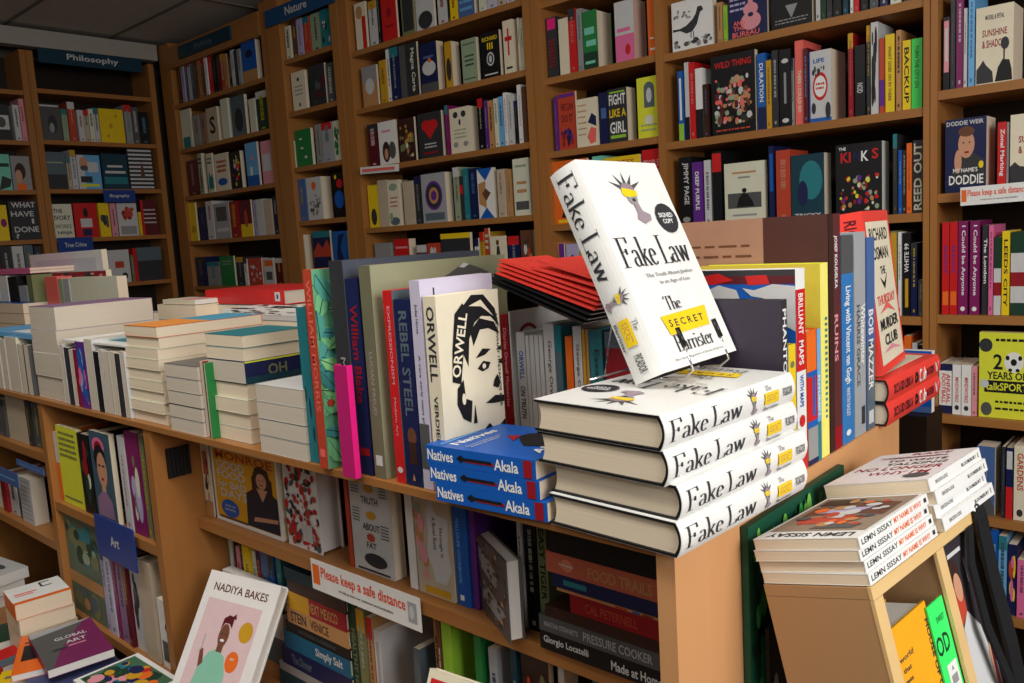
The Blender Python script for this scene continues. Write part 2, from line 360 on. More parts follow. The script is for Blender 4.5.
bookcase('tall_bookcase', 'oak bookcase bay on the left wall under the Philosophy sign', 1.93, 2.62, 5.45, .25, 0, 2.755, Z(S_PHIL), up=.036, proud=.004, axis='y', group='oak bookcases on the left wall')
bookcase('tall_bookcase', 'oak bookcase bay at the far left edge of the photo', 1.0, 1.855, 5.45, .25, 0, 2.755, Z([1.02, .73, .442, .15, -.147, -.44, -.74]), up=.036, proud=.006, axis='y', group='oak bookcases on the left wall')
s = MB(); s.box((-5.30, YW - .01, 1.5 + 1.20), (-4.22, YW + .02, 1.5 + 1.33), OAKH); struct(s, 'trim_pelmet')
# ---------------------------------------------------------------- signs
def sign_board(name, mtx, w_, h, t, col, items, label, cat='sign', group=None):
    mb = MB(); mb.box((0, 0, 0), (w_, t, h), mat(col, .4))
    decals(mb, (Vector((0, 0, 0)), Vector((w_, 0, 0)), Vector((0, 0, h)), Vector((0, -1, 0)), 0), items)
    o = mb.build(name); o.matrix_world = mtx; return tag(o, label, cat, group)
def FX(o): return basis((0,1,0), (-1,0,0), (0,0,1), o)       # board facing +x
a, b = PX(40, 70, -5.428), PX(141, 59, -5.428)
sign_board('shelf_sign', FX((-5.428, a.y, PX(40, 62, -5.428).z)), b.y - a.y, PX(40, 47, -5.428).z - PX(40, 62, -5.428).z, .012, 'darksign', [tx('Philosophy', .51, .5, .5, .52, 'pale')], 'dark blue Philosophy sign above the left wall bookcase', group='section signs')
a, b = PY(178, 60, 2.67), PY(229, 40, 2.67)
sign_board('shelf_sign', UPRIGHT((a.x, 2.676, PY(178, 59, 2.67).z)), b.x - a.x, PY(178, 46, 2.67).z - PY(178, 59, 2.67).z, .012, 'darksign', [tx('Politics', .5, .5, .34, .45, (90,110,120))], 'very dark Politics sign on top of the corner bookcase', group='section signs')
a, b = PY(265, 27, 2.67), PY(333, 0, 2.67)
sign_board('shelf_sign', UPRIGHT((a.x, 2.674, PY(265, 28, 2.67).z)), b.x - a.x, PY(265, 11, 2.67).z - PY(265, 28, 2.67).z, .012, (28, 78, 122), [tx('Nature', .47, .54, .32, .5, 'pale')], 'blue Nature sign on top of the narrow bookcase', group='section signs')
def tagsign(u0, v0, u1, v1, txt, label, x=-5.43):
    a, b = PX(u0, v0, x), PX(u1, v1, x)
    sign_board('shelf_sign', FX((x, a.y, b.z)), b.y - a.y, a.z - b.z, .004, 'signblue', [tx(txt, .5, .5, .62, .32, 'pale')], label, group='section signs')
tagsign(103, 190, 136, 202, 'Biography', 'small blue Biography sign hung below the third Philosophy bay shelf')
tagsign(57, 238, 94, 251, 'True Crime', 'small blue True Crime sign hung below the fourth Philosophy bay shelf')
# ---------------------------------------------------------------- rows of books
USED = set(); ORD = ['first','second','third','fourth','fifth','sixth','seventh','eighth','ninth','tenth','eleventh','twelfth','thirteenth','fourteenth','fifteenth','sixteenth','seventeenth','eighteenth','nineteenth','twentieth','twenty-first','twenty-second','twenty-third','twenty-fourth','twenty-fifth']
def cname(c): return c.replace('_', ' ') if isinstance(c, str) else 'coloured'
for k_, v_ in dict(nblue='blue', dteal='dark teal', photo='dark grey', steel='blue-grey', ffred='red', brick='brick red').items(): pass
FIX = dict(nblue='blue', dteal='dark teal', photo='dark grey', steel='blue-grey', ffred='bright red', page='cream', page_grey='greyish', denim='denim blue', tan='tan')
def cw(c): return FIX.get(c, cname(c))
def mk_label(desc, kind, prev, i, place):
    L = f"{desc} {kind} right of the {prev} one, {place}" if prev else f"{desc} {kind} at left end, {place}"
    if L in USED or len(L.split()) > 16: L = f"{desc} {kind}, {ORD[i]} from left, {place}"
    while L in USED: L = 'another ' + L
    USED.add(L); return L
def E(k, u0, u1, v, c, **o): return dict(k=k, u0=u0, u1=u1, v=v, c=c, **o)
def sp(u0, u1, v, c, **o): return E('s', u0, u1, v, c, **o)
def fo(u0, u1, u2, v, c, **o): return E('f', u0, u1, v, c, u2=u2, **o)
BAYS = {'politics': (-5.30, -4.215, S_POL), 'nature': (-4.02, -3.562, S_NAT), 'middle': (-3.43, -2.284, S_MID), 'narrow': (-2.19, -1.6655, S_B4), 'wide': (-1.634, -.757, S_WIDE), 'right': (-.719, .25, S_RIGHT),
        'philosophy': (1.93, 2.62, S_PHIL), 'far': (1.0, 1.855, [1.02, .73, .442, .15, -.147, -.44])}
CB = {'upper counter shelf': (-1.622, -.457), 'lower counter shelf': (-1.622, -.457), 'back of the': (-1.622, -.457), 'art bay': (-2.207, -1.652), 'far left counter': (-2.97, -2.237), 'lower far left': (-2.97, -2.237)}
def row(entries, z, place, vm, plane='y', Yf=2.715, hmax=.27, depth=.15, group=None):
    """plane y: shelf runs along x facing -y. plane x: shelf runs along y facing +x at x=Yf"""
    rng = random.Random(hash(place) % 9999 if False else sum(map(ord, place)))
    lo, hi = -99, 99
    for k_, b_ in CB.items():
        if place.startswith(k_): lo, hi = b_
    if lo == -99:
        k_ = place.split()[0]
        if k_ in BAYS:
            lo, hi = BAYS[k_][:2]; ab = [q for q in BAYS[k_][2] if q > z + .05]
            if ab: hmax = min(.275, min(ab) - z - .031)
    lastx = lo; prev = None; zb = 1.5 + z + .0006
    for i, e in enumerate(entries):
        P = PY if plane == 'y' else PX
        vt = e['v']; vv = vm
        A = P(e['u0'], vv, Yf); Bq = P(e['u1'], vv, Yf)
        ai = 0 if plane == 'y' else 1
        x0, x1 = A[ai], Bq[ai]
        if x0 < lastx + .0006: x0 = lastx + .0006
        if x1 > hi - .001: x1 = hi - .001
        if x1 < x0 + .004: x1 = x0 + .004
        if x1 > hi: continue
        ht = min(hmax, P((e['u0'] + e['u1']) / 2, vt, Yf).z - zb) if vt is not None else e.get('h', .22)
        ht = max(.06, ht)
        d = e.get('d') or cw(e['c']); jit = e.get('j', rng.uniform(0, .008))
        kind = 'spine-out book' if e['k'] == 's' else 'face-out book'
        lab = mk_label(d, kind, prev, i, place); prev = cw(e['c'])
        grp = group or f"books on the {place}"
        if e['k'] == 's':
            t = x1 - x0; dep = e.get('D', depth)
            org = (x0, Yf + jit, zb) if plane == 'y' else (Yf - jit, x0, zb)
            spn = e.get('sp') if 'sp' in e else auto_spine(e['c'], rng)
            book((UPRIGHT if plane == 'y' else ENDON)(org), dep, t, ht, e['c'], lab, grp, hard=e.get('hard', t > .028), spine=spn)
            lastx = x1
        else:
            w_ = x1 - x0
            if plane == 'y':
                u2 = e['u2']; th = max(.012, PX(u2, vv, x1).y - Yf) if u2 > e['u1'] else .02
                th = min(th, .12); org = (x0, Yf + jit + th, zb); mt = FACE(org)
            else:
                th = .025; org = (Yf - jit - th, x0, zb); mt = UPRIGHT(org)
            fr = e.get('fr') if 'fr' in e else auto_cover(e['c'], rng)
            book(mt, w_, th, ht, e['c'], lab, grp, hard=e.get('hard', False), front=fr, page=e.get('pg'))
            lastx = x1
# cover pictures --------------------------------------------------
def person(skin, hair, top, cx=.5, cy=.45, s=1.0, long=False):
    it = []
    if long: it.append(el(cx, cy + .1 * s, .15 * s, .2 * s, hair))
    it += [pg([(cx - .28*s, cy - .42*s), (cx + .28*s, cy - .42*s), (cx + .24*s, cy - .08*s), (cx + .08*s, cy), (cx - .08*s, cy), (cx - .24*s, cy - .08*s)], top),
           rc(cx - .045*s, cy - .04*s, cx + .045*s, cy + .08*s, skin), el(cx, cy + .15*s, .1*s, .12*s, skin),
           pg([(cx - .11*s, cy + .15*s), (cx - .1*s, cy + .26*s), (cx, cy + .3*s), (cx + .1*s, cy + .26*s), (cx + .11*s, cy + .15*s), (cx + .06*s, cy + .22*s), (cx - .06*s, cy + .22*s)], hair),
           el(cx - .035*s, cy + .16*s, .012*s, .008*s, 'black'), el(cx + .035*s, cy + .16*s, .012*s, .008*s, 'black'), el(cx, cy + .09*s, .03*s, .008*s, 'crimson')]
    return it
def rnd_blobs(seed, n, cols_, a0=.08, a1=.92, b0=.1, b1=.7, r=.06):
    g = random.Random(seed); it = []
    for _ in range(n):
        ra = g.uniform(r * .4, r); it.append(el(g.uniform(a0 + ra, a1 - ra), g.uniform(b0 + ra, b1 - ra), ra, ra * g.uniform(.5, 1), g.choice(cols_)))
    return it
bird = [pg([(.02,.42),(.2,.42),(.36,.34),(.5,.36),(.62,.48),(.7,.7),(.78,.74),(.74,.82),(.64,.82),(.6,.7),(.52,.6),(.36,.5),(.2,.46),(.02,.47)], 'charcoal'), rc(.46,.24,.48,.36,'charcoal'), rc(.52,.24,.54,.36,'charcoal')] + rnd_blobs(3, 26, ['photo','charcoal','grey'], .02, .98, .04, .26, .06) + rnd_blobs(4, 14, ['photo','grey'], .02, .5, .62, .85, .05)
guitar = [el(.58,.36,.26,.2,'rose'), el(.58,.62,.19,.15,'rose'), rc(.52,.74,.64,.95,'rose'), el(.58,.5,.07,.05,'navy'), tx('AND', .28, .36, .3, .1, 'salmon'), tx('THE', .28, .24, .3, .1, 'salmon'), tx('BUREAU', .45, .1, .7, .12, 'salmon')] + lines(random.Random(5), .05, .45, .88, 3, .12, 'lilac', .05)
wild = [tx('WILD THING', .5, .88, .84, .08, 'red')] + rnd_blobs(11, 110, ['dark_green','sage','rose','tan','maroon','pale','salmon','brown'], .06, .94, .1, .74, .06) + [el(.6,.68,.07,.05,'skin')] + lines(random.Random(2), .1, .9, .05, 1, .1, 'brick', .02)
badge = [rc(0,0,1,.06,'blue'), rc(0,.0,.05,1,'blue'), el(.5,.5,.34,.2,'red'), el(.5,.5,.27,.15,'white')] + lines(random.Random(8), .3, .7, .52, 2, .06, 'red', .03) + [tx('LIFE', .45, .86, .5, .06, 'blue')] + rnd_blobs(9, 10, ['charcoal','photo'], .1, .9, .62, .8, .06) + [el(.85,.15,.12,.12,'charcoal'), el(.2,.2,.1,.08,'charcoal')]
fight = [tx('FIGHT', .5, .8, .86, .2, 'white'), tx('LIKE A', .5, .55, .86, .15, 'yellow'), tx('GIRL', .5, .28, .84, .22, 'white'), rc(.1,.08,.9,.14,'lime'), rc(.1,.92,.9,.95,'lime')]
rich3 = [tx('RICHARD', .5, .86, .8, .09, 'yellow'), tx('III', .5, .7, .3, .14, 'yellow'), el(.5,.42,.2,.15,'pale'), el(.5,.42,.15,.11,'black'), el(.5,.42,.08,.08,'pale'), rc(.15,.08,.85,.11,'pale')]
kinks = [tx('KI', .22, .82, .22, .14, 'red'), tx('N', .46, .82, .14, .14, 'navy'), tx('K', .64, .82, .16, .14, 'white'), tx('S', .86, .84, .14, .14, 'red'), tx('THE', .15, .94, .16, .04, 'white')] + rnd_blobs(21, 60, ['lemon','crimson','tan','red','sage','purple','ivory'], .08, .95, .05, .6, .05)
doddie = [tx('DODDIE WEIR', .48, .94, .9, .06, 'pale'), pg([(.15,.1),(.98,.1),(.95,.42),(.72,.52),(.4,.48),(.2,.35)], 'charcoal'), el(.52,.65,.2,.19,'skin'), el(.52,.82,.2,.07,'brown'), el(.32,.42,.09,.16,'skin'), el(.45,.67,.02,.012,'black'), el(.6,.67,.02,.012,'black'), el(.53,.54,.06,.015,'crimson'), tx('MY NAME\'S', .5, .3, .6, .06, 'white'), tx('DODDIE', .52, .17, .84, .13, 'white'), el(.88,.36,.06,.05,'yellow')]
sunsh = [tx('SUNSHINE', .5, .66, .66, .09, 'crimson'), tx('& SHADOW', .5, .52, .66, .1, 'crimson'), tx('MODEL & PETAL', .5, .86, .5, .06, 'charcoal'), pg([(.02,.02),(.02,.2),(.12,.26),(.2,.32),(.28,.25),(.45,.16),(.48,.02)], 'charcoal'), pg([(.52,.02),(.6,.2),(.72,.3),(.9,.28),(.96,.16),(.98,.02)], 'black'), rc(.74,.28,.78,.5,'charcoal'), el(.78,.5,.11,.08,'charcoal')]
talk = [rc(.14,.3,1,.78,'lemon'), tx('2', .34, .66, .17, .18, 'black'), el(.62,.66,.17,.12,'white'), el(.62,.66,.055,.04,'black'), el(.51,.71,.035,.028,'black'), el(.73,.71,.035,.028,'black'), el(.56,.57,.035,.02,'black'), el(.69,.57,.035,.02,'black'), tx('YEARS OF', .5, .5, .7, .09, 'black'), rc(.1,.3,1,.44,'black'), tx('talkSPORT', .5, .37, .74, .09, 'lemon'), el(.12,.85,.12,.08,'charcoal'), el(.1,.4,.08,.05,'pale'), el(.14,.1,.1,.08,'photo')] + lines(random.Random(3), .3, .95, .9, 1, .1, 'black', .03) + lines(random.Random(4), .3, .95, .18, 2, .08, 'black', .025)
magna = [rc(0,0,.35,1,'photo'), tx('Magna Carta', .72, .5, .8, .25, 'ivory', -90)]
cat_ = [pg([(.0,1),(.95,1),(.5,.75)], 'nblue'), pg([(.05,.0),(.95,.0),(.5,.22)], 'nblue'), pg([(.05,.7),(.5,.75),(.5,.2),(.05,.3)], 'tan'), pg([(.5,.6),(.8,.5),(.5,.35),(.25,.5)], 'brown')]
medal = [el(.5,.55,.36,.3,'purple'), el(.5,.55,.3,.25,'charcoal'), el(.5,.55,.2,.17,'tan'), el(.5,.55,.12,.1,'purple'), rc(.1,.05,.9,.2,'steel')]
heart = [el(.36,.72,.2,.12,'red'), el(.64,.72,.2,.12,'red'), pg([(.17,.7),(.83,.7),(.5,.42)], 'red')] + lines(random.Random(6), .25, .75, .3, 2, .07, 'pale', .03) + [rc(.2,.1,.8,.14,'crimson')]
xart = [pg([(.2,.1),(.38,.1),(.85,.9),(.66,.9)], 'black'), pg([(.66,.1),(.85,.1),(.38,.9),(.2,.9)], 'navy'), rc(.1,.02,.9,.07,'yellow')]
swif = [rc(.08,.25,.92,.5,'photo'), pg([(.3,.27),(.36,.42),(.46,.5),(.58,.48),(.7,.36),(.74,.27)], 'black'), el(.5,.54,.06,.04,'black'), rc(.2,.12,.8,.15,'grey'), rc(.2,.82,.8,.85,'tan'), rc(.35,.74,.65,.77,'grey')]
whd = [tx('WHAT', .52, .9, .84, .14, 'pale'), tx('HAVE', .46, .67, .8, .14, 'pale'), tx('I', .8, .48, .08, .13, 'pale'), tx('DONE', .55, .27, .86, .15, 'pale'), tx('?', .2, .1, .12, .12, 'pale')]
ivory_ = [tx('THE', .3, .8, .45, .12, 'charcoal'), tx('IVORY', .5, .6, .8, .14, 'charcoal'), tx('WORKS', .5, .35, .8, .12, 'olive'), tx('NINJA', .55, .15, .7, .12, 'charcoal')]
stripes = [rc(.02, .03 + .1 * i, .98, .075 + .1 * i, 'pale') for i in range(10)] + [pg([(.45,.3),(.65,.3),(.6,.55),(.52,.7),(.5,.5)], 'brown')]
reel = [tx('Reality', .5, .85, .5, .08, 'white')]
# ---- wide bay behind the counter end
pl = 'shelf of the wide right bay'
row([fo(671,712,716,-2,'white',d='white bird drawing',fr=bird), sp(717,722,2,'tan'), sp(723,727,5,'lime'), fo(728,767,769,-8,'navy',d='navy guitar cover',fr=guitar), fo(771,812,815,-12,'black',d='black cover with pale face',fr=[pg([(.35,.6),(.65,.6),(.5,.25)],'grey')]+lines(random.Random(1),.1,.9,.22,2,.08,'grey',.03)),
     sp(816,820,None,'pale'), sp(821,826,None,'dark_green'), sp(827,832,None,'charcoal'), sp(833,841,None,'black'), sp(843,848,None,'dteal'), sp(850,853,None,'white'), sp(854,859,None,'red'), sp(861,868,None,'black'), sp(870,878,None,'photo'), sp(880,888,None,'navy'), sp(890,900,None,'ivory'), sp(903,914,None,'charcoal')],
    .617, 'wide right bay, top shelf', 30)
row([sp(677.5,682.5,71,'blue',sp=[rc(0,0,1,.25,'lime'),rc(.3,.3,.7,.9,'white')]), sp(684,688,62,'pale',sp=[rc(0,0,1,.3,'black')]), sp(688,694,62,'red'), sp(695,702,68,'white',sp=[rc(0,0,1,.42,'black')]), sp(703,708,84,'dark_brown'), fo(711,755,758,53,'black',d='dark floral figures cover',fr=wild), sp(757,765,53,'blue',sp=[rc(0,0,1,.3,'navy'),tx('DURATION', .5,.62,.5,.5,'white',-90)]), sp(766,771,60,'gold'), sp(772,778,50,'charcoal'), sp(779.5,791,49,'black',sp=[el(.5,.85,.3,.03,'pale'),rc(.4,.3,.6,.7,'grey'),el(.5,.08,.3,.03,'pale')]),
     sp(791.5,793.5,58,'grey'), sp(794.5,803,40,'salmon',sp=[tx('THERE I COULD GO',.5,.4,.5,.4,'ivory',-90)]), sp(803.5,808,48,'maroon'), fo(809,831,847,50,'pale',d='pale cover with red circle',fr=badge), sp(848,853,33,'crimson'), sp(855,865,45,'black',sp=[tx('NOD',.5,.4,.14,.6,'pale',-90)]), sp(866,870,25,'charcoal'), sp(871,878,22,'pale',d='black-and-white patterned',sp=rnd_blobs(31,22,['black','charcoal'],.0,1,.02,.98,.2)), sp(879,884,38,'brick',sp=[rc(0,.1,1,.45,'purple')]), sp(885,894,34,'yellow',sp=[tx('WHAT GOES ON IN THERE',.5,.5,.7,.35,'charcoal',-90)]), sp(896,901,30,'tan'), sp(902,910,40,'yellow',sp=[tx('BACKUP',.5,.5,.8,.6,'black',-90)]), sp(911,921.5,38,'bright_green',sp=[tx('TURN THE CITY ON',.5,.6,.6,.35,'dark_green',-90)])],
    .305, 'wide right bay, second shelf', 95)
row([sp(679,691.5,157,'black',d='black JIMMY PAGE',sp=[tx('JIMMY PAGE',.5,.62,.6,.5,'pale',-90),el(.5,.1,.3,.04,'grey')]) if 0 else sp(679,691.5,157,'black',sp=[tx('JIMMY PAGE',.5,.62,.6,.5,'pale',-90),el(.5,.1,.3,.04,'grey')]), sp(692.5,702,162,'purple',sp=[tx('DEEP PURPLE',.5,.55,.6,.4,'white',-90)]), sp(703.5,710,160,'pale'), sp(712,721,151,'black',sp=[rc(0,.72,1,.97,'red')]), fo(724,764,767,162,'ivory',d='cream cover with seated figure',fr=swif), sp(769,774,146,'navy',sp=[rc(.2,.4,.8,.9,'nblue')]), sp(776,790,150,'brick'), fo(791,824,831,154,'teal',d='dark teal misty cover',fr=[rc(0,0,1,1,'dteal'),el(.6,.6,.35,.3,'teal'),el(.35,.4,.16,.2,'navy'),tx('TRICKY',.5,.06,.8,.07,'pale')]), fo(836,882,889,143,'navy',d='black cover with four musicians',fr=[rc(0,0,1,1,'black')]+kinks,pg=PAGEW), sp(893,897,134,'charcoal'), sp(898,901.5,150,'nblue'), sp(902,905.5,150,'dark_brown'), sp(906,911,143,'orange'), sp(912,922,140,'charcoal',sp=[tx('REED OUT',.5,.5,.92,.8,'ivory',90)])],
    -.004, 'wide right bay, third shelf', 190)
row([sp(884,889,236,'navy'), sp(890,897,231,'olive',sp=[rc(.1,.3,.9,.98,'gold')]), sp(898,901,232,'white'), sp(902,910,233,'black',sp=[tx('WHITE 99',.5,.7,.35,.55,'white',90),rc(.3,.1,.7,.45,'gold')]), sp(911,917,243,'navy'), sp(918,923,280,'photo')], -.319, 'wide right bay, fourth shelf', 275)
row([sp(893,902,350,'charcoal'), sp(904,911,336,'orange'), sp(912,917,343,'pale'), sp(918,923,345,'black')], -.62, 'wide right bay, fifth shelf', 370)
# ---- narrow bay behind the display book
row([sp(547,557,17,'charcoal',sp=[rc(.1,.8,.9,.98,'hot_pink')]+lines(random.Random(4),.2,.8,.6,8,.06,'crimson',.03)), sp(559,568.5,18,'cream',sp=[]), sp(569,576,8,'red'), sp(577,582,8,'grey'), fo(583,597,612,10,'green',d='green tilted cover',fr=[rc(0,.0,1,.3,'dark_green'),rc(.1,.6,.8,.72,'mint'),rc(.2,.4,.9,.5,'mint'),rc(.1,.1,.8,.15,'mint')],hard=True), fo(615,634,646,0,'pale',d='pink and white cover',fr=[rc(0,0,1,.45,'pink'),el(.65,.2,.14,.09,'red'),rc(.1,.5,.8,.56,'pink')],pg=paper('rose',(205,165,150),(222,185,168))), fo(648,659,662,-2,'orange',fr=[rc(.2,.1,.8,.14,'white'),rc(.2,.3,.6,.33,'white')])],
    .625, 'narrow bay, top shelf', 45)
row([sp(553.5,557,97,'purple'), fo(557.5,575,576,92,'brick',d='orange patterned cover',fr=[tx('WE CAN',.5,.75,.7,.13,'maroon'),tx('DO IT',.5,.55,.6,.13,'maroon')]+rnd_blobs(6,26,['purple','navy','crimson'],.05,.95,.02,.4,.08)+[rc(.05,.92,.95,.98,'purple')]), fo(576,597,598,98,'cream',d='cream cover with red and blue shapes',fr=[pg([(.55,.5),(.75,.68),(.95,.6),(.95,.4)],'navy'),pg([(.5,.2),(.7,.4),(.95,.35),(.9,.08),(.65,.05)],'salmon')]+lines(random.Random(7),.1,.5,.85,6,.12,'tan',.03)), sp(598.5,607,92,'navy',sp=[rc(.2,.5,.8,.7,'denim')]), fo(608,627,636,88,'charcoal',d='dark cover, bold white lettering',fr=fight), fo(637,661,663,76,'lemon',d='yellow-green cover with grey arch',fr=[rc(.3,.5,.75,.82,'steel'),el(.52,.82,.22,.1,'steel'),el(.52,.7,.12,.12,'pale'),el(.5,.3,.2,.08,'ivory')]+lines(random.Random(9),.15,.85,.2,2,.08,'sage',.03))],
    .333, 'narrow bay, second shelf', 120)
row([fo(549,587,588,160,'orange',d='orange-red cover with black cross',fr=xart), sp(593,603,156,'mint'), fo(604,640,641,156,'yellow',fr=[tx('NOTES',.5,.9,.7,.08,'brick')]), fo(642,660,661,149,'red',d='red lettered cover',fr=[tx('PEOPLE',.5,.8,.85,.1,'rose'),tx('LETTERS',.5,.66,.85,.1,'rose'),tx('PLACES',.5,.5,.85,.1,'rose')])],
    .036, 'narrow bay, third shelf', 180)
row([sp(547,550,243,'orange'), sp(550.5,553,243,'tan'), fo(554,564,565,244,'purple',fr=[el(.5,.55,.3,.2,'orange')]), fo(566,578,579,244,'lilac',fr=[el(.5,.6,.25,.2,'purple')]), sp(580,592,250,'beige'), sp(593,604,248,'brown')], -.262, 'narrow bay, fourth shelf', 268)
# ---- middle bay
row([fo(355,366,368,2,'cream',d='cream and red cover',fr=[rc(.6,0,.95,.7,'red'),el(.4,.8,.3,.14,'tan')]), sp(369,377,0,'pale'), sp(378,381,None,'black'), fo(382,397,399,None,'red',fr=[el(.5,.6,.15,.1,'crimson'),rc(.2,.3,.8,.34,'crimson')]), fo(401,414,416,None,'olive',fr=[rc(.1,.1,.9,.8,'charcoal')]), fo(417,435,437,None,'pale',d='pale map cover',fr=[el(.5,.2,.4,.18,'charcoal'),el(.4,.8,.2,.1,'tan')]), sp(438,447,None,'pale'), sp(448,450.5,None,'black'), sp(451,458,None,'yellow'), fo(459,475,479,None,'denim',d='blue lettered cover',fr=lines(random.Random(3),.1,.9,.7,5,.14,'sky_blue',.06)), sp(480,487,None,'ivory'), sp(488,498,None,'lavender'), sp(499,506,None,'beige'), sp(507,514,None,'pale')],
    .96, 'middle bay, top shelf', 28)
row([fo(361,376,378,66,'grey',d='grey photograph cover',fr=[rc(.0,.0,1,.6,'tan'),el(.5,.5,.3,.2,'pale')]), sp(378.5,385,60,'gold'), sp(385.5,389,41,'white'), sp(389.5,398,42,'navy'), fo(399,417,419,43,'charcoal',d='charcoal half-photo cover',fr=magna), fo(420,437,444,42,'navy',d='navy and white clouds cover',fr=[rc(0,0,1,.2,'photo'),el(.5,.5,.4,.15,'pale'),rc(.2,.7,.8,.74,'denim'),el(.55,.65,.1,.05,'orange')]), fo(445,452,460,41,'gold',d='yellow cover with dark flower',fr=[el(.5,.4,.35,.25,'charcoal')]), fo(462,477,480,38,'sage',fr=lines(random.Random(4),.2,.8,.6,3,.1,'dark_green',.04)+[rc(.1,.1,.9,.12,'dark_green'),rc(.1,.88,.9,.9,'dark_green')]), fo(481,500,503,31,'black',d='black cover with yellow lettering',fr=rich3), fo(504,514,518,19,'cream',d='cream cover with red cross',fr=[rc(.42,.35,.58,.85,'red'),rc(.15,.62,.85,.7,'red'),rc(.2,.1,.8,.14,'charcoal')]), sp(519,521,17,'cream'), sp(521.5,524,17,'ivory')],
    .68, 'middle bay, second shelf', 70)
row([sp(366,376,124,'maroon'), fo(377.5,395,396.5,121,'white',d='white cover with dark haired heads',fr=[el(.4,.3,.22,.24,'dark_brown'),el(.75,.32,.2,.2,'photo'),el(.4,.25,.1,.13,'skin'),rc(.2,.75,.7,.8,'rose')]), fo(398,414,416,118,'dark_brown',d='dark painted figures cover',fr=rnd_blobs(12,26,['gold','tan','olive','ivory','brown'],.05,.95,.05,.9,.1)), fo(417,441,444,112,'charcoal',d='black cover with red heart',fr=heart), sp(445,448,105,'plum'), fo(449,469,477,107,'cream',d='cream cover with blue ornaments',fr=[el(.3,.85,.12,.07,'charcoal'),el(.7,.85,.12,.07,'charcoal'),el(.5,.68,.05,.07,'navy'),el(.25,.2,.12,.06,'grey'),el(.75,.2,.12,.06,'grey')]+lines(random.Random(4),.2,.8,.5,3,.08,'sage',.03)), sp(478,483,98,'black'), sp(484,487,100,'purple'), sp(488,493,100,'tan'), sp(494,498,98,'ivory'), sp(498.5,503,96,'sky_blue'), sp(504,507,92,'white'), sp(508,513,94,'pale'), sp(514,517,100,'black'), sp(518,522,84,'white'), sp(522.5,527,86,'brown')],
    .386, 'middle bay, third shelf', 130)
row([sp(367,376.5,185,'yellow',sp=[el(.5,.25,.3,.2,'charcoal')]), sp(377.5,386,180,'beige',sp=[]), fo(387,399,402,180,'cream',d='cream cover with floral border',fr=[el(.5,.1,.4,.09,'steel'),el(.2,.2,.15,.1,'sage'),el(.5,.85,.35,.08,'sage')]+lines(random.Random(4),.2,.8,.6,3,.09,'brick',.03)), sp(403,413,181,'beige',sp=[]), sp(414,420,176,'charcoal'), fo(422,446,453,173,'silver',d='silver cover with dark medallion',fr=medal), sp(453.5,459.5,167,'sage'), sp(460,463,176,'charcoal',sp=[rc(0,.6,1,.8,'red')]), sp(463.5,468.5,168,'teal'), sp(469.5,477,168,'navy'), fo(478,494,497,168,'white',d='white cover with blue triangles',fr=cat_), sp(498,505,169,'beige'), sp(506,511,169,'tan'), fo(514,530,533,158,'ivory',d='pale green landscape cover',fr=[rc(.1,.1,.9,.25,'photo'),rc(.2,.4,.8,.46,'tan'),rc(.2,.55,.8,.6,'tan'),rc(.15,.85,.85,.89,'sage')])],
    .085, 'middle bay, fourth shelf', 200)
row([sp(375,391,243,'grey',sp=[]), fo(394,409,416,239,'red',fr=[rc(.1,.8,.9,.84,'rose')]), sp(417,427,245,'maroon'), sp(428,440,243,'brick',sp=rnd_blobs(5,10,['pale','rose'],.1,.9,.5,.95,.15)), fo(442,471,474,233,'charcoal',d='black cover with yellow top edge',fr=[rc(0,.9,1,1,'yellow'),rc(.1,.6,.9,.66,'steel'),rc(.1,.4,.9,.46,'crimson')]), sp(475,479,238,'white'), sp(480,484,232,'gold'), fo(485,489,490,228,'brick'), fo(491,506,507,236,'cream',d='cream cover with dark dancer',fr=[pg([(.4,.1),(.65,.1),(.7,.5),(.6,.8),(.45,.8),(.35,.5)],'charcoal'),el(.5,.87,.1,.06,'brown')]), sp(508,519,236,'navy'), fo(521,534,535,230,'brown',d='brown and red crowd cover',fr=rnd_blobs(6,16,['brick','tan','charcoal','pale'],.05,.95,.05,.9,.14))],
    -.215, 'middle bay, fifth shelf', 260)
# ---- nature bay
row([sp(285,290,26,'ivory'), sp(290.5,296,20,'brown'), sp(296.5,302,18,'lilac'), sp(303,309,16,'brick'), sp(310,320,12,'sage'), fo(321,331,332,8,'teal',d='blue-green leafy cover',fr=rnd_blobs(7,14,['green','pale','navy'],.05,.95,.05,.9,.15))], 1.027, 'nature bay, top shelf', 35)
row([fo(291.5,305,308,71,'cream',fr=[el(.5,.8,.1,.05,'photo'),el(.5,.15,.08,.05,'photo')]+lines(random.Random(4),.2,.8,.6,3,.1,'grey',.04)), fo(309,325,326,64,'charcoal',d='black cover with dim leaves',fr=rnd_blobs(8,12,['maroon','photo','dark_green'],.05,.95,.05,.9,.16)), sp(327,333.5,62,'photo')], .748, 'nature bay, second shelf', 88)
row([sp(290.5,294,141,'ivory'), fo(295,311,314,129,'green',d='bright green cover with white marks',fr=[el(.35,.75,.1,.03,'pale'),el(.4,.5,.1,.03,'pale'),el(.6,.25,.1,.04,'pale')]), sp(315,321,124,'grey'), sp(322,332,122,'silver'), fo(333.5,341,342,120,'ivory',d='pale cover with green leaves',fr=rnd_blobs(9,14,['green','dark_green'],.05,.95,.05,.9,.16))], .448, 'nature bay, third shelf', 145)
row([sp(297,305,179,'denim'), fo(306,321,331,177,'pale',d='grey map cover with orange spot',fr=[el(.5,.8,.15,.1,'orange')]+rnd_blobs(10,20,['photo','grey'],.05,.95,.05,.7,.08)), fo(333,345,346,172,'black',d='black cover with red and blue',fr=[el(.6,.75,.25,.1,'red'),el(.5,.4,.4,.2,'nblue'),el(.3,.9,.1,.05,'yellow')])], .153, 'nature bay, fourth shelf', 195)
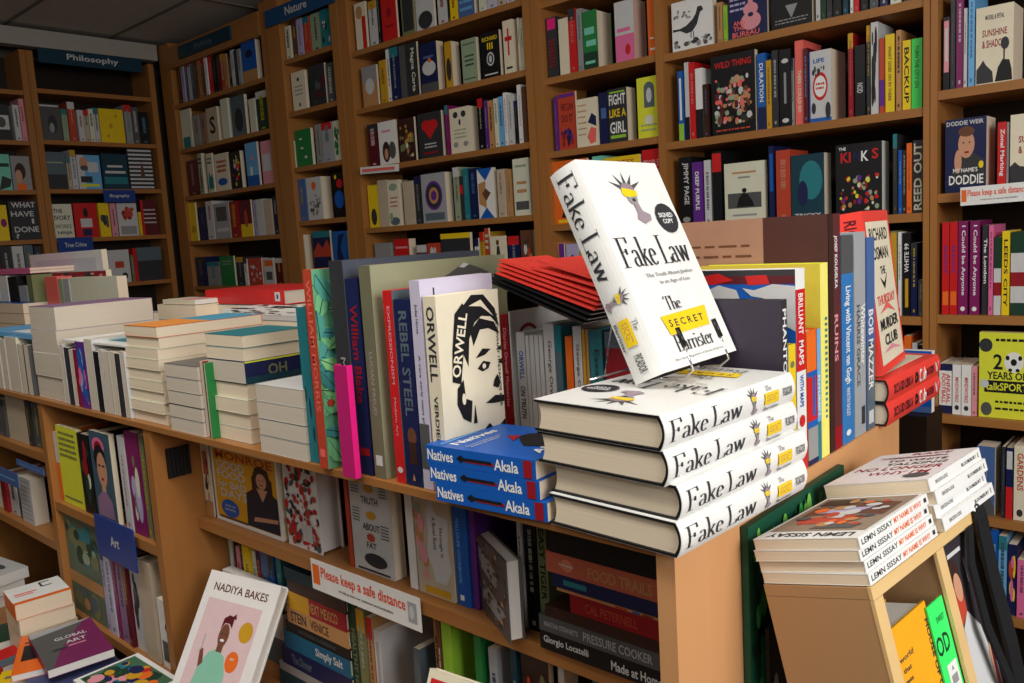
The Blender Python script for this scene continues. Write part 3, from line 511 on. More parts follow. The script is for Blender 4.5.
row([fo(294,304,311,235,'ivory',d='ivory cover with dark dots',fr=rnd_blobs(11,7,['charcoal'],.2,.8,.1,.9,.08)), fo(312.5,330,332,231,'navy',d='navy cover with orange mountains',fr=[pg([(0,.5),(.3,.75),(.55,.6),(.8,.8),(1,.6),(1,.4),(0,.4)],'brick'),rc(0,.85,1,1,'teal')]), fo(333,348,349,231,'blue',fr=[pg([(.3,.05),(.7,.3),(.5,.6),(.8,.95),(.4,.9),(.25,.5)],'navy')])], -.145, 'nature bay, fifth shelf', 250)
# ---- politics bay
row([sp(178,180.5,60,'maroon'), sp(181,184,60,'lilac'), sp(184.5,187,60,'photo'), sp(187.5,190.5,59,'lavender'), sp(191,194,59,'photo'), sp(194.5,197,58,'brown'), sp(197.5,201,58,'tan'), sp(201.5,204,58,'brown'), sp(205,207.5,56,'white'), sp(208,212.5,55,'red'), sp(213,217,55,'black'), sp(217.5,220,54,'maroon'), sp(220.5,224,53,'brick'), sp(224.5,228,53,'tan'), sp(228.5,231.5,52,'black'), sp(232,235,49,'pale'), sp(235.5,238.5,49,'charcoal'), sp(239,242,48,'silver'), fo(243.5,258,263,40,'nblue',d='blue and cream cover',fr=[rc(0,0,1,.3,'tan'),el(.5,.7,.25,.1,'navy')])], .975, 'politics bay, top shelf', 78)
row([fo(180,190,191,109,'ivory',d='white cover with green base',fr=[rc(.1,0,.8,.3,'teal')]), sp(192,198.5,115,'grey'), sp(199.5,205,113,'taupe'), fo(206,217,221,107,'beige',d='cream cover with black letter',fr=[tx('S',.5,.5,.5,.5,'black')]), sp(222,229,98,'ivory',sp=[]), fo(232,246,249,95,'steel',d='grey-green misty cover',fr=[el(.5,.4,.3,.3,'charcoal')]), sp(250,256,98,'ivory',sp=[]), sp(257,268,90,'dark_green')], .69, 'politics bay, second shelf', 125)
row([sp(187,197,160,'maroon'), fo(198,202,206,153,'sage'), fo(207,213,214,153,'cream'), fo(214.5,228,229,153,'cream',d='cream cover with blue car',fr=[el(.5,.25,.35,.1,'nblue')]+lines(random.Random(3),.15,.85,.75,3,.12,'brick',.07)), fo(230,241,245,151,'black',d='black cover with bright scribbles',fr=rnd_blobs(13,18,['yellow','pale','red'],.05,.95,.05,.9,.1)), fo(247,259,261,142,'sky_blue',fr=[rc(0,0,1,.25,'blue'),rc(.3,.25,.5,.45,'white'),el(.5,.65,.15,.05,'rose')]), fo(262,272.5,273,140,'rose',fr=[rc(.1,.3,.9,.7,'pale')])], .386, 'politics bay, third shelf', 175)
row([fo(186,196,197,203,'yellow',fr=[el(.5,.3,.3,.1,'gold')]), sp(198,205.5,207,'navy'), sp(206.5,213,201,'pale'), fo(214,229,230,203,'silver',d='grey photograph cover',fr=[rc(.15,.5,.85,.9,'photo'),rc(.1,.2,.9,.3,'pale')]), sp(230.5,238.5,201,'crimson'), fo(239.5,251,252,200,'maroon',d='red and yellow figure cover',fr=[rc(0,0,1,.35,'yellow'),el(.5,.5,.15,.25,'brick')]), sp(253,256.5,200,'lilac'), sp(257,264,199,'pale',sp=[]), sp(264.5,272,199,'beige',sp=[]), sp(273,278,196,'navy')], .093, 'politics bay, fourth shelf', 220)
row([sp(196,206,257,'navy'), sp(207.5,220,262,'grey'), fo(221,235,236,256,'green',fr=lines(random.Random(4),.2,.8,.8,2,.1,'sage',.05)), sp(237,243.5,257,'charcoal'), sp(244,247,259,'white'), fo(248,261.5,263,258,'brick',d='red and white patterned cover',fr=rnd_blobs(14,12,['pale','rose'],.05,.95,.05,.9,.12)), fo(264,274,275,258,'pale',d='white cover with orange top',fr=[rc(.1,.7,.9,.92,'orange'),rc(.2,.2,.8,.5,'photo')]), sp(276,283,258,'maroon')], -.205, 'politics bay, fifth shelf', 275)
# ---- philosophy bay (left wall)
XF = -5.465
row([fo(40,61,62,104,'photo',d='black and white photograph cover',fr=[el(.6,.45,.22,.25,'charcoal'),el(.55,.35,.12,.14,'grey'),rc(.05,.93,.95,.97,'pale')]), sp(62.5,68,109,'sage'), sp(69,76,102,'brick'), sp(78,84,110,'pale'), sp(84.5,89,110,'beige'), sp(89.5,94,109,'ivory'), sp(94.5,99,108,'pale'), fo(100,124,125,109,'yellow',d='yellow cover with small figures',fr=[el(.45,.5,.08,.08,'gold'),el(.7,.8,.06,.05,'gold'),el(.3,.2,.06,.05,'gold')]), sp(125.5,132,105,'grey'), sp(132.5,139,107,'photo'), sp(139.5,148,112,'black')], .74, 'philosophy bay, second shelf', 122, plane='x', Yf=XF)
row([fo(45,66,67,152,'steel',d='dark misty cover',fr=[rc(.1,.7,.9,.74,'sage'),rc(0,0,1,.4,'charcoal')]), sp(67.5,71,157,'beige'), sp(71.5,77,150,'pale'), fo(78,101,102,155,'sky_blue',d='blue cover with bearded man',fr=[rc(0,.0,.3,1,'pale'),el(.3,.75,.2,.2,'skin'),el(.3,.62,.18,.08,'photo'),rc(.1,.08,.9,.16,'lemon'),rc(.45,.5,.9,.8,'pale'),rc(.1,.2,.6,.38,'charcoal')]), fo(102.5,128,128.5,154,'dteal',d='dark teal landscape cover',fr=[rc(.2,.62,.8,.68,'pale'),rc(.1,.45,.9,.52,'pale'),rc(.05,.15,.95,.35,'teal')]), fo(129,153,154,149,'charcoal',d='black and white striped cover',fr=stripes)], .448, 'philosophy bay, third shelf', 170, plane='x', Yf=XF)
row([fo(50.5,73,74,204,'ivory',d='ivory cover with bold lettering',fr=ivory_), fo(75,98,99,203,'red',d='red cover with black figure',fr=[el(.5,.72,.1,.14,'black'),rc(.25,.3,.75,.55,'pale'),rc(.3,.05,.7,.25,'navy')]), fo(99.5,110,111,203,'yellow',fr=rnd_blobs(15,8,['photo','charcoal'],.1,.9,.2,.8,.2)), sp(111.5,117.5,203,'rose'), fo(118.5,138,138.5,203,'pale',d='white cover with red flowers',fr=rnd_blobs(16,14,['brick','crimson'],.1,.9,.45,.95,.14)+[rc(.1,.05,.9,.3,'grey')]), sp(139,141.5,212,'yellow'), fo(142,158,159,200,'maroon',d='dark red cover with pale lettering',fr=lines(random.Random(3),.1,.9,.7,4,.12,'pale',.04)+[rc(0,0,.15,1,'red')])], .15, 'philosophy bay, fourth shelf', 220, plane='x', Yf=XF)
row([fo(60,80,81,250,'silver'), sp(82,96,252,'photo'), fo(100,130,131,250,'pale',d='pale cover with red label',fr=[rc(.5,.45,.8,.65,'brick'),el(.8,.2,.1,.1,'charcoal')]), sp(131.5,134,255,'olive'), sp(134.5,138,248,'red',sp=[]), fo(138.5,163,164,247,'steel',d='dark blue-grey misty cover',fr=[rc(0,0,1,.6,'charcoal'),el(.4,.75,.3,.15,'steel')])], -.147, 'philosophy bay, fifth shelf', 265, plane='x', Yf=XF)
# ---- far left bay
row([fo(-12,10,11,104,'charcoal',d='charcoal photograph cover',fr=[rc(.3,.3,.95,.7,'pale'),el(.6,.5,.2,.15,'photo')]), sp(14,20,105,'pale'), sp(21,28,99,'rose')], .73, 'far left bay, second shelf', 120, plane='x', Yf=XF)
row([fo(-12,11,12,154,'mint',d='mint cover with dark splash',fr=[pg([(.4,.0),(.9,.1),(1,.3),(.6,.4)],'charcoal'),rc(.5,.65,.95,.75,'dark_green')]), fo(12,31,32,156,'mauve',d='cover with woman\'s head in profile',fr=[rc(0,0,1,1,'grey'),el(.45,.55,.28,.25,'dark_brown'),el(.35,.4,.18,.2,'skin'),rc(.2,.0,.7,.2,'orange')])], .442, 'far left bay, third shelf', 172, plane='x', Yf=XF)
row([fo(-14,8,9,205,'yellow',d='yellow cover with pink circle',fr=[el(.8,.5,.14,.12,'plum')]), fo(10,38.5,39,201,'charcoal',d='black cover, huge white lettering',fr=whd)], .15, 'far left bay, fourth shelf', 220, plane='x', Yf=XF)
row([sp(-8,0,240,'crimson'), sp(1,12,244,'charcoal'), sp(13,24,246,'pale'), sp(25,34,243,'steel'), sp(35,42,246,'navy')], -.147, 'far left bay, fifth shelf', 258, plane='x', Yf=XF)
# ---- right bay
row([sp(943,949,17,'black',sp=[rc(.1,.25,.9,.95,'rose'),rc(.3,.4,.7,.85,'pale')]), sp(950,954.5,None,'charcoal',h=.265), sp(955.5,962.5,None,'plum',h=.265), sp(963.5,966.5,None,'pale'), sp(968,974,None,'sky_blue',h=.26), fo(975.5,1013,1024,5,'beige',d='beige cover with silhouettes',fr=[rc(0,0,1,1,'cream')]+sunsh)],
    .345, 'right bay, top shelf', 50)
row([fo(945,986,995,118,'navy',d='blue cover with smiling man',fr=doddie,h=.24), sp(997,1005.5,122,'red',sp=[tx('Zonal Marking',.5,.55,.7,.6,'white',-90)]), sp(1006,1008,122,'grey'), fo(1009.5,1060,1062,112,'cream',d='cream cover with dark church',fr=[pg([(0,0),(0,.3),(.1,.36),(.2,.3),(.4,.28),(.4,0)],'charcoal')]+sunsh[:2])],
    .048, 'right bay, second shelf', 158)
row([sp(942,949,213,'red',sp=[tx('SILENCE',.5,.6,.3,.5,'purple',-90),rc(.1,.1,.9,.25,'orange')]), sp(949.7,957,213,'red',sp=[tx('SILENCE',.5,.6,.3,.5,'purple',-90),rc(.1,.1,.9,.25,'orange')],d='second red'), sp(957.6,967,208,'plum',sp=[tx('I Could be Anyone',.5,.58,.75,.5,'white',-90),el(.5,.06,.25,.025,'white')]), sp(969.5,979,208,'plum',d='second plum',sp=[tx('I Could be Anyone',.5,.58,.75,.5,'white',-90),el(.5,.06,.25,.025,'white')]), sp(981.5,988,225,'charcoal',sp=[tx('The London',.5,.6,.5,.5,'white',-90)]), sp(988.6,993,225,'pink'), sp(993.8,1001,237,'dark_green',d='green red and white',sp=[rc(0,0,1,.25,'pale'),rc(0,.25,1,.42,'crimson'),rc(0,.42,1,.6,'pale')]), sp(1002,1009.5,231,'yellow',sp=[tx('LEEDS CITY',.5,.5,.8,.5,'black',-90)]), sp(1010.5,1026,232,'dark_green',d='broad green red and white',sp=[rc(0,.0,1,.15,'dark_green'),rc(0,.15,1,.35,'pale'),rc(0,.35,1,.52,'crimson'),rc(0,.52,1,.75,'pale')]), sp(1027,1045,232,'crimson')],
    -.312, 'right bay, third shelf', 265)
row([sp(938.5,951.5,364,'white',d='white book with blue top',sp=[rc(0,.86,1,1,'navy'),rc(0,0,1,.16,'navy'),tx('FOOTBALL',.35,.5,.6,.3,'red',-90),tx('ANNUAL',.7,.5,.6,.3,'red',-90)]), sp(952.3,961,365,'white',sp=[tx('MINDWORKS',.5,.5,.5,.4,'red',-90),el(.5,.14,.25,.05,'charcoal')]), sp(961.6,971,365,'white',d='second white',sp=[tx('MINDWORKS',.5,.5,.5,.4,'red',-90),el(.5,.14,.25,.05,'charcoal')]), sp(971.6,976.5,367,'rose'), fo(978.5,1035,1037,333,'yellow',d='yellow football',fr=[rc(0,0,1,1,'lemon')]+talk)],
    -.618, 'right bay, fourth shelf', 390)
row([fo(976,994,1000,447,'denim',d='blue mountain cover',fr=[pg([(.1,0),(.5,.5),(.7,.3),(1,.1),(1,0)],'photo'),pg([(.3,.3),(.6,.7),(.4,.2)],'silver')]), sp(1001,1004.5,447,'charcoal'), sp(1005.5,1012.5,448,'navy',sp=[rc(0,0,1,.45,'red'),rc(.1,.7,.9,.95,'pale')]), sp(1013.5,1026,446,'cream',sp=[tx('GARDENS',.5,.65,.5,.5,'brick',-90),el(.5,.1,.25,.05,'charcoal')])],
    -.921, 'right bay, fifth shelf', 485)
# ---------------------------------------------------------------- the long counter
ZT = 1.5 - .325; YF = .696; XE = -.429; YK = 1.40
YS = .78; S1, S2, SA, SB = 1.5 - .541, 1.5 - .845, 1.5 - .585, 1.5 - .87
ctr = empty('display_counter', Matrix(), 'long oak bookshop counter with open shelves and a bright end panel', 'counter')
def part(name, a, b, m, parent=None, bev=0):
    mb = MB(); mb.box(a, b, m); return mb.build(name, parent or ctr, bevel=bev)
part('counter_top', (-4.6, YF, ZT - .011), (XE - .0225, YK, ZT), OAKH)
part('end_panel', (XE - .022, YF, 0), (XE, YK, ZT), OAKY)
for x in (-1.650, -2.235, -3.0): part('upright', (x, YF + .004, 0), (x + .026, 1.03, ZT - .0115), OAKV)
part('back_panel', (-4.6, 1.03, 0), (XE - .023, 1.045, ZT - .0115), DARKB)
part('shelf', (-1.623, YS, S1 - .022), (XE - .023, 1.03, S1), OAKH)
part('shelf', (-1.623, YS, S2 - .03), (XE - .023, 1.03, S2), OAKH)
part('base_ledge', (-1.50, .54, 0), (XE - .023, YS - .0005, S2), OAKH)
part('plinth', (-1.60, YS + .03, 0), (XE - .04, 1.02, S2 - .031), DARKB)
part('shelf', (-2.208, YF + .006, SA - .022), (-1.651, 1.03, SA), OAKH)
part('shelf', (-2.208, YF + .006, SB - .022), (-1.651, 1.03, SB), OAKH)
SF1, SF2 = 1.5 - .47, 1.5 - .70
part('shelf', (-2.97, YF + .006, SF1 - .022), (-2.236, 1.03, SF1), OAKH)
part('shelf', (-2.97, YF + .006, SF2 - .022), (-2.236, 1.03, SF2), OAKH)
ZL = 1.5 - .93
part('plinth', (-3.6, .30, 0), (-1.655, YF - .001, ZL), OAKH)
g = MB(); gx = -1.6235; ga, gb = PX(166, 460, gx), PX(190, 460, gx); gz0, gz1 = PX(178, 476, gx).z, PX(178, 446, gx).z
for k in range(6): g.box((gx, ga.y + (gb.y - ga.y) * k / 6, gz0), (gx + .006, ga.y + (gb.y - ga.y) * (k + .7) / 6, gz1), mat('black'))
g.box((gx, ga.y, gz0), (gx + .003, gb.y, gz1), mat('charcoal')); g.build('vent_grille', ctr)
# ---------------------------------------------------------------- white book stack at the counter corner
K = 1.148; BW, BT, BH = .168, .0357, .2686
yaw = math.radians(3.25); yv = Vector((math.sin(yaw), math.cos(yaw), 0)); xv = Vector((-math.cos(yaw), math.sin(yaw), 0))
def head(cx, cy, rx, ry, spikes=True):          # statue-like bust with a spiked crown and a yellow blindfold, in face coordinates
    f = lambda a, b: (cx + a * rx, cy + b * ry); it = []
    for ang in (150, 120, 90, 60, 30):
        t = math.radians(ang); u_ = (math.cos(t), math.sin(t)); n_ = (-u_[1], u_[0])
        it.append(pg([f(.1 + u_[0]*.32 + n_[0]*.09, .35 + u_[1]*.25 + n_[1]*.09), f(.1 + u_[0]*.95, .35 + u_[1]*.75), f(.1 + u_[0]*.32 - n_[0]*.09, .35 + u_[1]*.25 - n_[1]*.09)], 'photo'))
    it += [el(*f(.1, .35), rx * .36, ry * .3, (150,132,142)), el(*f(.16, .05), rx * .26, ry * .25, 'grey'), pg([f(.1,-.1), f(.34,-.05), f(.42,-.45), f(.75,-.6), f(.7,-.82), f(.3,-.95), f(.0,-.75), f(.12,-.5)], (158,142,152)),
           el(*f(.2, -.02), rx * .09, ry * .07, 'charcoal'), pg([f(-.28,.28), f(-.2,.46), f(.2,.4), f(.5,.34), f(.5,.14), f(.1,.1), f(-.2,.12)], 'yellow')]
    return it
def spine_fake():
    return [sf('Fake Law', .5, .71, .51, .62, 'charcoal', -90)] + head_rot(.5, .372) + [rc(.28, .155, .66, .275, 'yellow'), tx('SECRET', .48, .215, .09, .2, 'tan', -90), sf('The', .8, .235, .05, .16, 'photo', -90), tx('Barrister', .15, .205, .13, .12, 'photo', -90), tx('PICADOR', .5, .075, .08, .28, 'photo', -90)]
def head_rot(ca, cb):       # the same head turned to read along the spine
    out = []
    for it in head(0, 0, 1, 1):
        R9 = lambda a, b: (ca + b * .44, cb - a * .055)
        if it[0] == 'p': out.append(pg([R9(a, b) for a, b in it[1]], it[2]))
        else: out.append(pg([R9(it[1] + it[3] * math.cos(t * .52), it[2] + it[4] * math.sin(t * .52)) for t in range(12)], it[5]))
    return out
def front_fake():
    return head(.44, .80, .24, .13) + [el(.82, .70, .14, .078, 'charcoal'), tx('SIGNED', .82, .716, .19, .024, 'white'), tx('COPY', .82, .684, .14, .024, 'white'),
      sf('Fake Law', .48, .545, .88, .145, 'charcoal'), tx('The Truth About Justice', .55, .425, .62, .024, 'grey'), tx('in an Age of Lies', .58, .388, .4, .022, 'grey'),
      sf('The', .42, .29, .2, .066, 'charcoal'), pg([(.2,.235),(.82,.25),(.78,.155),(.24,.145)], 'yellow'), tx('S E C R E T', .5, .197, .46, .034, 'charcoal'),
      sf('Barrister', .5, .105, .5, .078, 'charcoal'), tx('No.1 bestselling author of Stories of the Law', .5, .035, .66, .014, 'grey')]
GF = 'white hardbacks stacked at the counter corner'
names = ['lowest white hardback of the four at the counter corner', 'second lowest white hardback of the four at the counter corner', 'third white hardback up, just under the topmost at the counter corner', 'topmost white hardback of the corner stack, under the wire stand']
for k in range(4):
    dx = (0.006, .004, -.004, -.006)[k]; dy = (0, 0.006, -.003, -.004)[k]
    o = Vector((-.4229, .6802, 0)) + yv * (BH + dy) - xv * dx; o.z = ZT + .0006 + k * BT
    book(basis((0,0,1), xv, -yv, o), BW, BT - .0004, BH, 'white', names[k], GF, hard=True, spine=spine_fake(), front=front_fake() if k == 3 else None, boards='black', bulge=.006, gloss=.3, page=PAGE)
ZS = ZT + 4 * BT + .0008
# display copy on its wire stand
l = math.radians(24.0); ya = math.radians(-.9); yd = Vector((math.sin(ya), math.cos(ya), 0)); xh = Vector((math.cos(ya), -math.sin(ya), 0)); ZV = Vector((0,0,1))
xd = xh * math.cos(l) + ZV * math.sin(l); zd = -xh * math.sin(l) + ZV * math.cos(l)
PD = Vector((-.526, .7858, ZS + .0035))
book(basis(xd, yd, zd, PD), .153 * K, .041, .234 * K, 'white', 'white hardback with spiked head cover, propped upright on the wire stand', None, hard=True, spine=spine_fake(), front=front_fake(), boards='black', bulge=.004, gloss=.3)
st = empty('book_stand', Matrix(), 'small chrome wire book stand with black tips on the white stack', 'book stand')
CH = metal('chrome', (.8, .8, .82), .2)
Lc = lambda x, y, z: PD + xd * x + yd * y + zd * z
for y in (.058, .148):
    m = MB(); f1 = Lc(-.012, y, .13); foot = Vector((-.605, f1.y - .01, ZS + .0016))
    m.tube([Lc(.0435, y, .034), Lc(.0435, y, -.0035) - ZV * .004, Lc(.03, y, -.0055) - ZV * .006, Vector((Lc(.0, y, 0).x, Lc(0,y,0).y, ZS + .0016)), Lc(-.003, y, -.001), Lc(-.004, y, .13), foot], .0016, CH)
    m.build('wire_frame', st, smooth=True)
    m = MB(); m.tube([Lc(.0435, y, .046), Lc(.0435, y, .022)], .0034, mat('black', .3)); m.build('rubber_tip', st, smooth=True)
m = MB(); m.tube([Vector((-.603, .80, ZS + .0016)), Vector((-.603, .945, ZS + .0016))], .0016, CH); m.build('crossbar', st, smooth=True)
# ---------------------------------------------------------------- blue paperbacks
a7 = math.radians(4.0); nx = Vector((math.cos(a7), math.sin(a7), 0)); ny = Vector((-math.sin(a7), math.cos(a7), 0))
arrow = [pg([(.2,.375),(.5,.405),(.8,.375),(.62,.365),(.62,.345),(.38,.345),(.38,.365)], 'black')]
for k in range(3):
    off = (.012, .002, -.002)[k]; th = .0232
    o = Vector((-.785 + off, .676, 0)) + nx * .185; o.z = ZT + .0006 + k * (th + .0004)
    spn = [tx('Natives', .5, .86, .25, .6, 'white', -90), tx('Akala', .48, .25, .21, .6, 'white', -90), rc(.36, .36, .52, .62, 'crimson'), pg([(.3,.66),(.5,.70),(.7,.66),(.58,.63),(.58,.38),(.42,.38),(.42,.63)], 'black'), rc(.05, .03, .95, .1, 'crimson')]
    fr = [tx('Natives', .42, .80, .62, .085, 'white'), tx('RACE & CLASS IN THE', .35, .67, .5, .02, 'pale'), tx('RUINS OF EMPIRE', .32, .63, .42, .02, 'pale'), rc(.05,.88,.6,.9,'sky_blue'),
          pg([(.35,.3),(.5,.42),(.62,.5),(.75,.48),(.95,.3),(.98,.05),(.5,.02)], 'black'), pg([(.45,.45),(.6,.6),(.66,.5)], 'crimson'), tx('Akala', .45, .12, .5, .09, 'white')]
    book(basis((0,0,1), ny, -nx, o), .132, th, .172, 'nblue', ['lowest blue paperback of three beside the white hardbacks', 'middle blue paperback of three beside the white hardbacks', 'top blue paperback of three, silhouette on its cover'][k], 'blue paperbacks stacked on the counter edge', spine=spn, front=fr)
# ---------------------------------------------------------------- standing books along the front edge of the counter
def upr(u0, u1, vt, c, W, label, Yf=.703, spine=None, front=None, hard=True, dz=0, group='books standing along the counter front', vq=None, **kw):
    vq = vq or 420
    x0 = PY(u0, vq, Yf).x; x1 = PY(u1, vq, Yf).x
    um = (u0 + u1) / 2 - (vq - vt) * .07
    zt = PY(um, vt, Yf).z
    return book(UPRIGHT((x0, Yf, ZT + .0006 + dz)), W, x1 - x0 - .0006, zt - ZT - dz, c, label, group, hard=hard, spine=spine, front=front, **kw)
def leaves(seed, n, cols_):
    g = random.Random(seed); it = []
    for _ in range(n):
        a, b, L, t = g.uniform(0, 1), g.uniform(0, 1), g.uniform(.08, .15), g.uniform(0, 6.28); c, s_ = math.cos(t), math.sin(t)
        P_ = lambda u, v: (min(1, max(0, a + (u * c - v * s_))), min(1, max(0, b + (u * s_ + v * c) * .6)))
        it += [pg([P_(-L, 0), P_(-L*.4, L*.42), P_(L*.4, L*.38), P_(L, 0), P_(L*.4, -L*.38), P_(-L*.4, -L*.42)], g.choice(cols_)), pg([P_(-L, .004), P_(L, .004), P_(L, -.004), P_(-L, -.004)], (25,70,50))]
    return it
leaf = leaves(41, 110, [(120,195,140),(85,165,150),(140,210,140),(70,150,150)]) + rnd_blobs(42, 8, ['brick','black'], .0, 1, .1, .9, .04)
upr(306, 315.6, 308, 'teal', .15, 'slim teal spine left of the red-orange decorated book', spine=rnd_blobs(2, 3, ['dteal'], .1, .9, .05, .95, .1))
upr(316, 324.5, 270, 'brick', .22, 'red-orange spine with green leaf-patterned cover on the counter', spine=[tx('WILLIAM MORRIS', .5, .62, .66, .5, 'salmon', -90), rc(.2,.06,.8,.1,'salmon')], front=[rc(0,0,1,1,(100,170,130))] + leaf, Yf=.690)
upr(338.5, 351, 366, 'hot_pink', .010, 'short hot pink book in front of the tall black one', spine=[rc(0,0,1,1,(190,30,110))], Yf=.680)
upr(342, 355.5, 261, 'charcoal', .275, 'tallest black and slate large-format book on the counter', Yf=.702, spine=[tx('Morris', .5, .45, .2, .35, 'grey', -90)], front=[rc(0,0,1,1,(70,74,88)), el(.45,.8,.3,.1,'charcoal'), rc(.93,.93,.97,.97,'pale')])
upr(357, 368.5, 279, 'navy', .15, 'dark navy book with red lettering left of the big khaki one', spine=[tx('William Blake', .5, .62, .5, .6, 'crimson', -90), rc(.1,.1,.9,.14,'crimson')])
upr(371, 382, 266, 'olive', .27, 'large khaki grey worn hardback with mountain picture', spine=[rc(0,0,1,1,(112,110,86)), tx('LUCIAN FREUD', .5, .45, .3, .3, 'grey', -90), rc(.2,.06,.8,.11,'pale')], front=[rc(0,0,1,1,(150,152,122)), pg([(.4,.88),(.55,.93),(.66,.975),(.76,.95),(.9,.9),(.8,.86)], 'photo'), pg([(.62,.955),(.66,.975),(.7,.965),(.66,.95)], 'pale'), tx('Lu', .93, .88, .06, .05, 'charcoal')])
upr(392.5, 401.5, 291, 'red', .16, 'bright red hardback with thin white spine lettering', spine=[tx('EXPRESSIONISM', .5, .72, .4, .3, 'rose', -90), tx('Modern Art', .5, .35, .2, .25, 'rose', -90), el(.5,.07,.3,.016,'pale')], front=[rc(0,0,1,1,'steel')])
upr(403, 418, 300, 'navy', .15, 'navy book with dull gold letters and a figure at its foot', spine=[tx('REBEL STEEL', .5, .66, .56, .55, 'steel', -90), el(.55,.27,.3,.05,'brown'), rc(.3,.12,.8,.24,'dark_brown'), pg([(.4,.03),(.5,.07),(.6,.03)], 'tan')], front=[rc(0,0,1,.06,'teal')])
upr(419.2, 429, 281, 'lavender', .135, 'tall lavender-white hardback behind the portrait book', spine=[tx('Judas Horse', .5, .82, .14, .3, 'photo', -90), tx('A very early start please', .5, .45, .4, .25, 'photo', -90), rc(0,.1,1,.32,'photo')], front=[rc(0,0,1,1,(205,200,222)), rc(.17,.92,.19,.96,'charcoal')])
def strokes(col):
    return [pg([(.40,.93),(.55,.985),(.75,.98),(.93,.9),(.99,.80),(.85,.86),(.7,.87),(.58,.84),(.48,.76),(.44,.62),(.36,.7)], col), pg([(.5,.8),(.66,.86),(.9,.83),(.99,.76),(.8,.8),(.66,.8),(.54,.72)], col),
            pg([(.5,.93),(.7,.955),(.9,.86),(.7,.92)], 'cream'), pg([(.56,.655),(.68,.70),(.82,.69),(.72,.665)], col), pg([(.58,.60),(.68,.635),(.8,.62),(.76,.59),(.66,.58)], col), el(.69,.607,.03,.014,'cream'), pg([(.9,.68),(.99,.70),(.99,.675)], col), pg([(.92,.61),(.99,.63),(.99,.6)], col),
            pg([(.84,.52),(.9,.55),(.95,.5),(.9,.475),(.82,.49)], col), pg([(.68,.41),(.84,.44),(.99,.43),(.99,.395),(.8,.40)], col), pg([(.24,.52),(.34,.56),(.36,.46),(.46,.44),(.42,.33),(.3,.36),(.22,.44)], col), el(.33,.46,.03,.03,'cream'),
            pg([(.36,.14),(.5,.24),(.72,.3),(.78,.27),(.62,.18),(.5,.1)], col), pg([(.46,.32),(.5,.42),(.52,.32)], col), pg([(.8,.25),(.99,.3),(.99,.2),(.85,.16)], col)]
upr(431.5, 444, 297, 'cream', .115, 'cream graphic book with black brushed portrait cover', spine=[tx('ORWELL', .5, .76, .38, .62, 'charcoal', -90), tx('VERDIER', .5, .37, .26, .3, 'charcoal', -90), tx('CHRISTIN', .5, .1, .16, .3, 'charcoal', -90)], front=strokes('black') + [pg([(.17,.56),(.30,.54),(.46,.90),(.40,.95),(.27,.90),(.2,.72)], 'black'), tx('ORWELL', .315, .74, .33, .062, 'cream', 76), tx('NOT WHAT IT STANDS FOR', .94, .62, .5, .04, 'charcoal', -90)])
# second row behind
G2 = 'books in the second row of the counter'
def up2(u0, u1, vt, c, label, W=.14, Yf=.93, **kw): return upr(u0, u1, vt, c, W, label, Yf=Yf, group=G2, vq=380, **kw)
up2(504, 511.5, 315, 'crimson', 'dark red spine behind the right edge of the portrait book', spine=[tx('Diaries Orwell Memories', .5, .6, .6, .45, 'rose', -90)])
up2(512.2, 514, 312, 'pale', 'pale hardback with red swirl behind the grey spines', W=.2, front=[rc(0,0,1,1,(200,198,200)), el(.2,.8,.12,.1,'crimson'), el(.2,.8,.09,.07,(200,198,200))])
up2(518.5, 527, 333, 'pale', 'grey spine lettered blue and black in the second row', spine=[tx('ORWELL', .5, .72, .25, .55, 'blue', -90), tx('ON TRUTH', .5, .40, .28, .55, 'charcoal', -90)])
for q, (a_, b_) in enumerate([(527.5, 531), (531.5, 536), (536.5, 540.5), (541, 545)]):
    up2(a_, b_, 336, 'pale', 'plain pale grey slim spine in the second counter row', spine=[])
up2(546, 556.5, 324, 'pale', 'grey spine with script lettering left of the green one', spine=[tx('George Orwell', .5, .62, .5, .45, 'photo', -90)])
up2(557, 563.5, 326, 'teal', 'grey-green spine in the second row left of the orange', spine=[rc(.1,.3,.9,.8,'steel')])
up2(567, 574, 337, 'orange', 'orange spine in the second row of the counter', spine=[])
up2(575, 583.5, 327, 'pale', 'grey spine with script lettering right of the orange one', spine=[tx('George Orwell', .5, .62, .5, .45, 'photo', -90)])
up2(584, 587, 330, 'gold', 'thin gold spine in the second row', spine=[]); up2(587.5, 590.5, 330, 'tan', 'thin tan spine in the second row', spine=[])
up2(591, 604, 330, 'teal', 'muted teal spine in the second row behind the wire stand', spine=[tx('Essays', .5, .7, .3, .5, 'charcoal', -90)])
up2(606.5, 640, 333, 'crimson', 'broad deep red book behind the wire stand legs', spine=[rc(0,0,1,1,'crimson'), rc(0,.88,1,1,'steel')], W=.12, Yf=.93)
# fanned thin red booklets lying askew on the second row
zb = 1.5 - .088
sl = math.radians(27)
def booklet(u0, v0, u1, v1, c, Y0, dep, label, nm='booklet', grp='red booklets fanned over the second row'):
    A = PY(u0, v0, Y0); Bp = PY(u1, v1, Y0); d = Bp - A; L = d.length; d.normalize(); yy = Vector((0.0, 1, 0)); n = d.cross(yy).normalized()
    if n.z < 0: n = -n
    return book(basis(n, yy, d.cross(Vector((0,0,0))) if 0 else n.cross(yy), A if n.cross(yy).dot(d) > 0 else Bp), dep, .0032, L, c, label, grp, name=nm, page=PAGEW, board_t=.0008)
bl = [(488,282,583,325,'black','lowest black booklet under the red fan'), (491,279,587,321,'black','second black booklet under the red fan'), (494,276,590,316,'black','third black booklet, just below the red ones')]
reds = [(496,274,594,311), (497,269.5,597,306), (498,265.5,598,301), (499,261.5,599,296), (530,268.5,600,288.5), (537,262,600,282)]
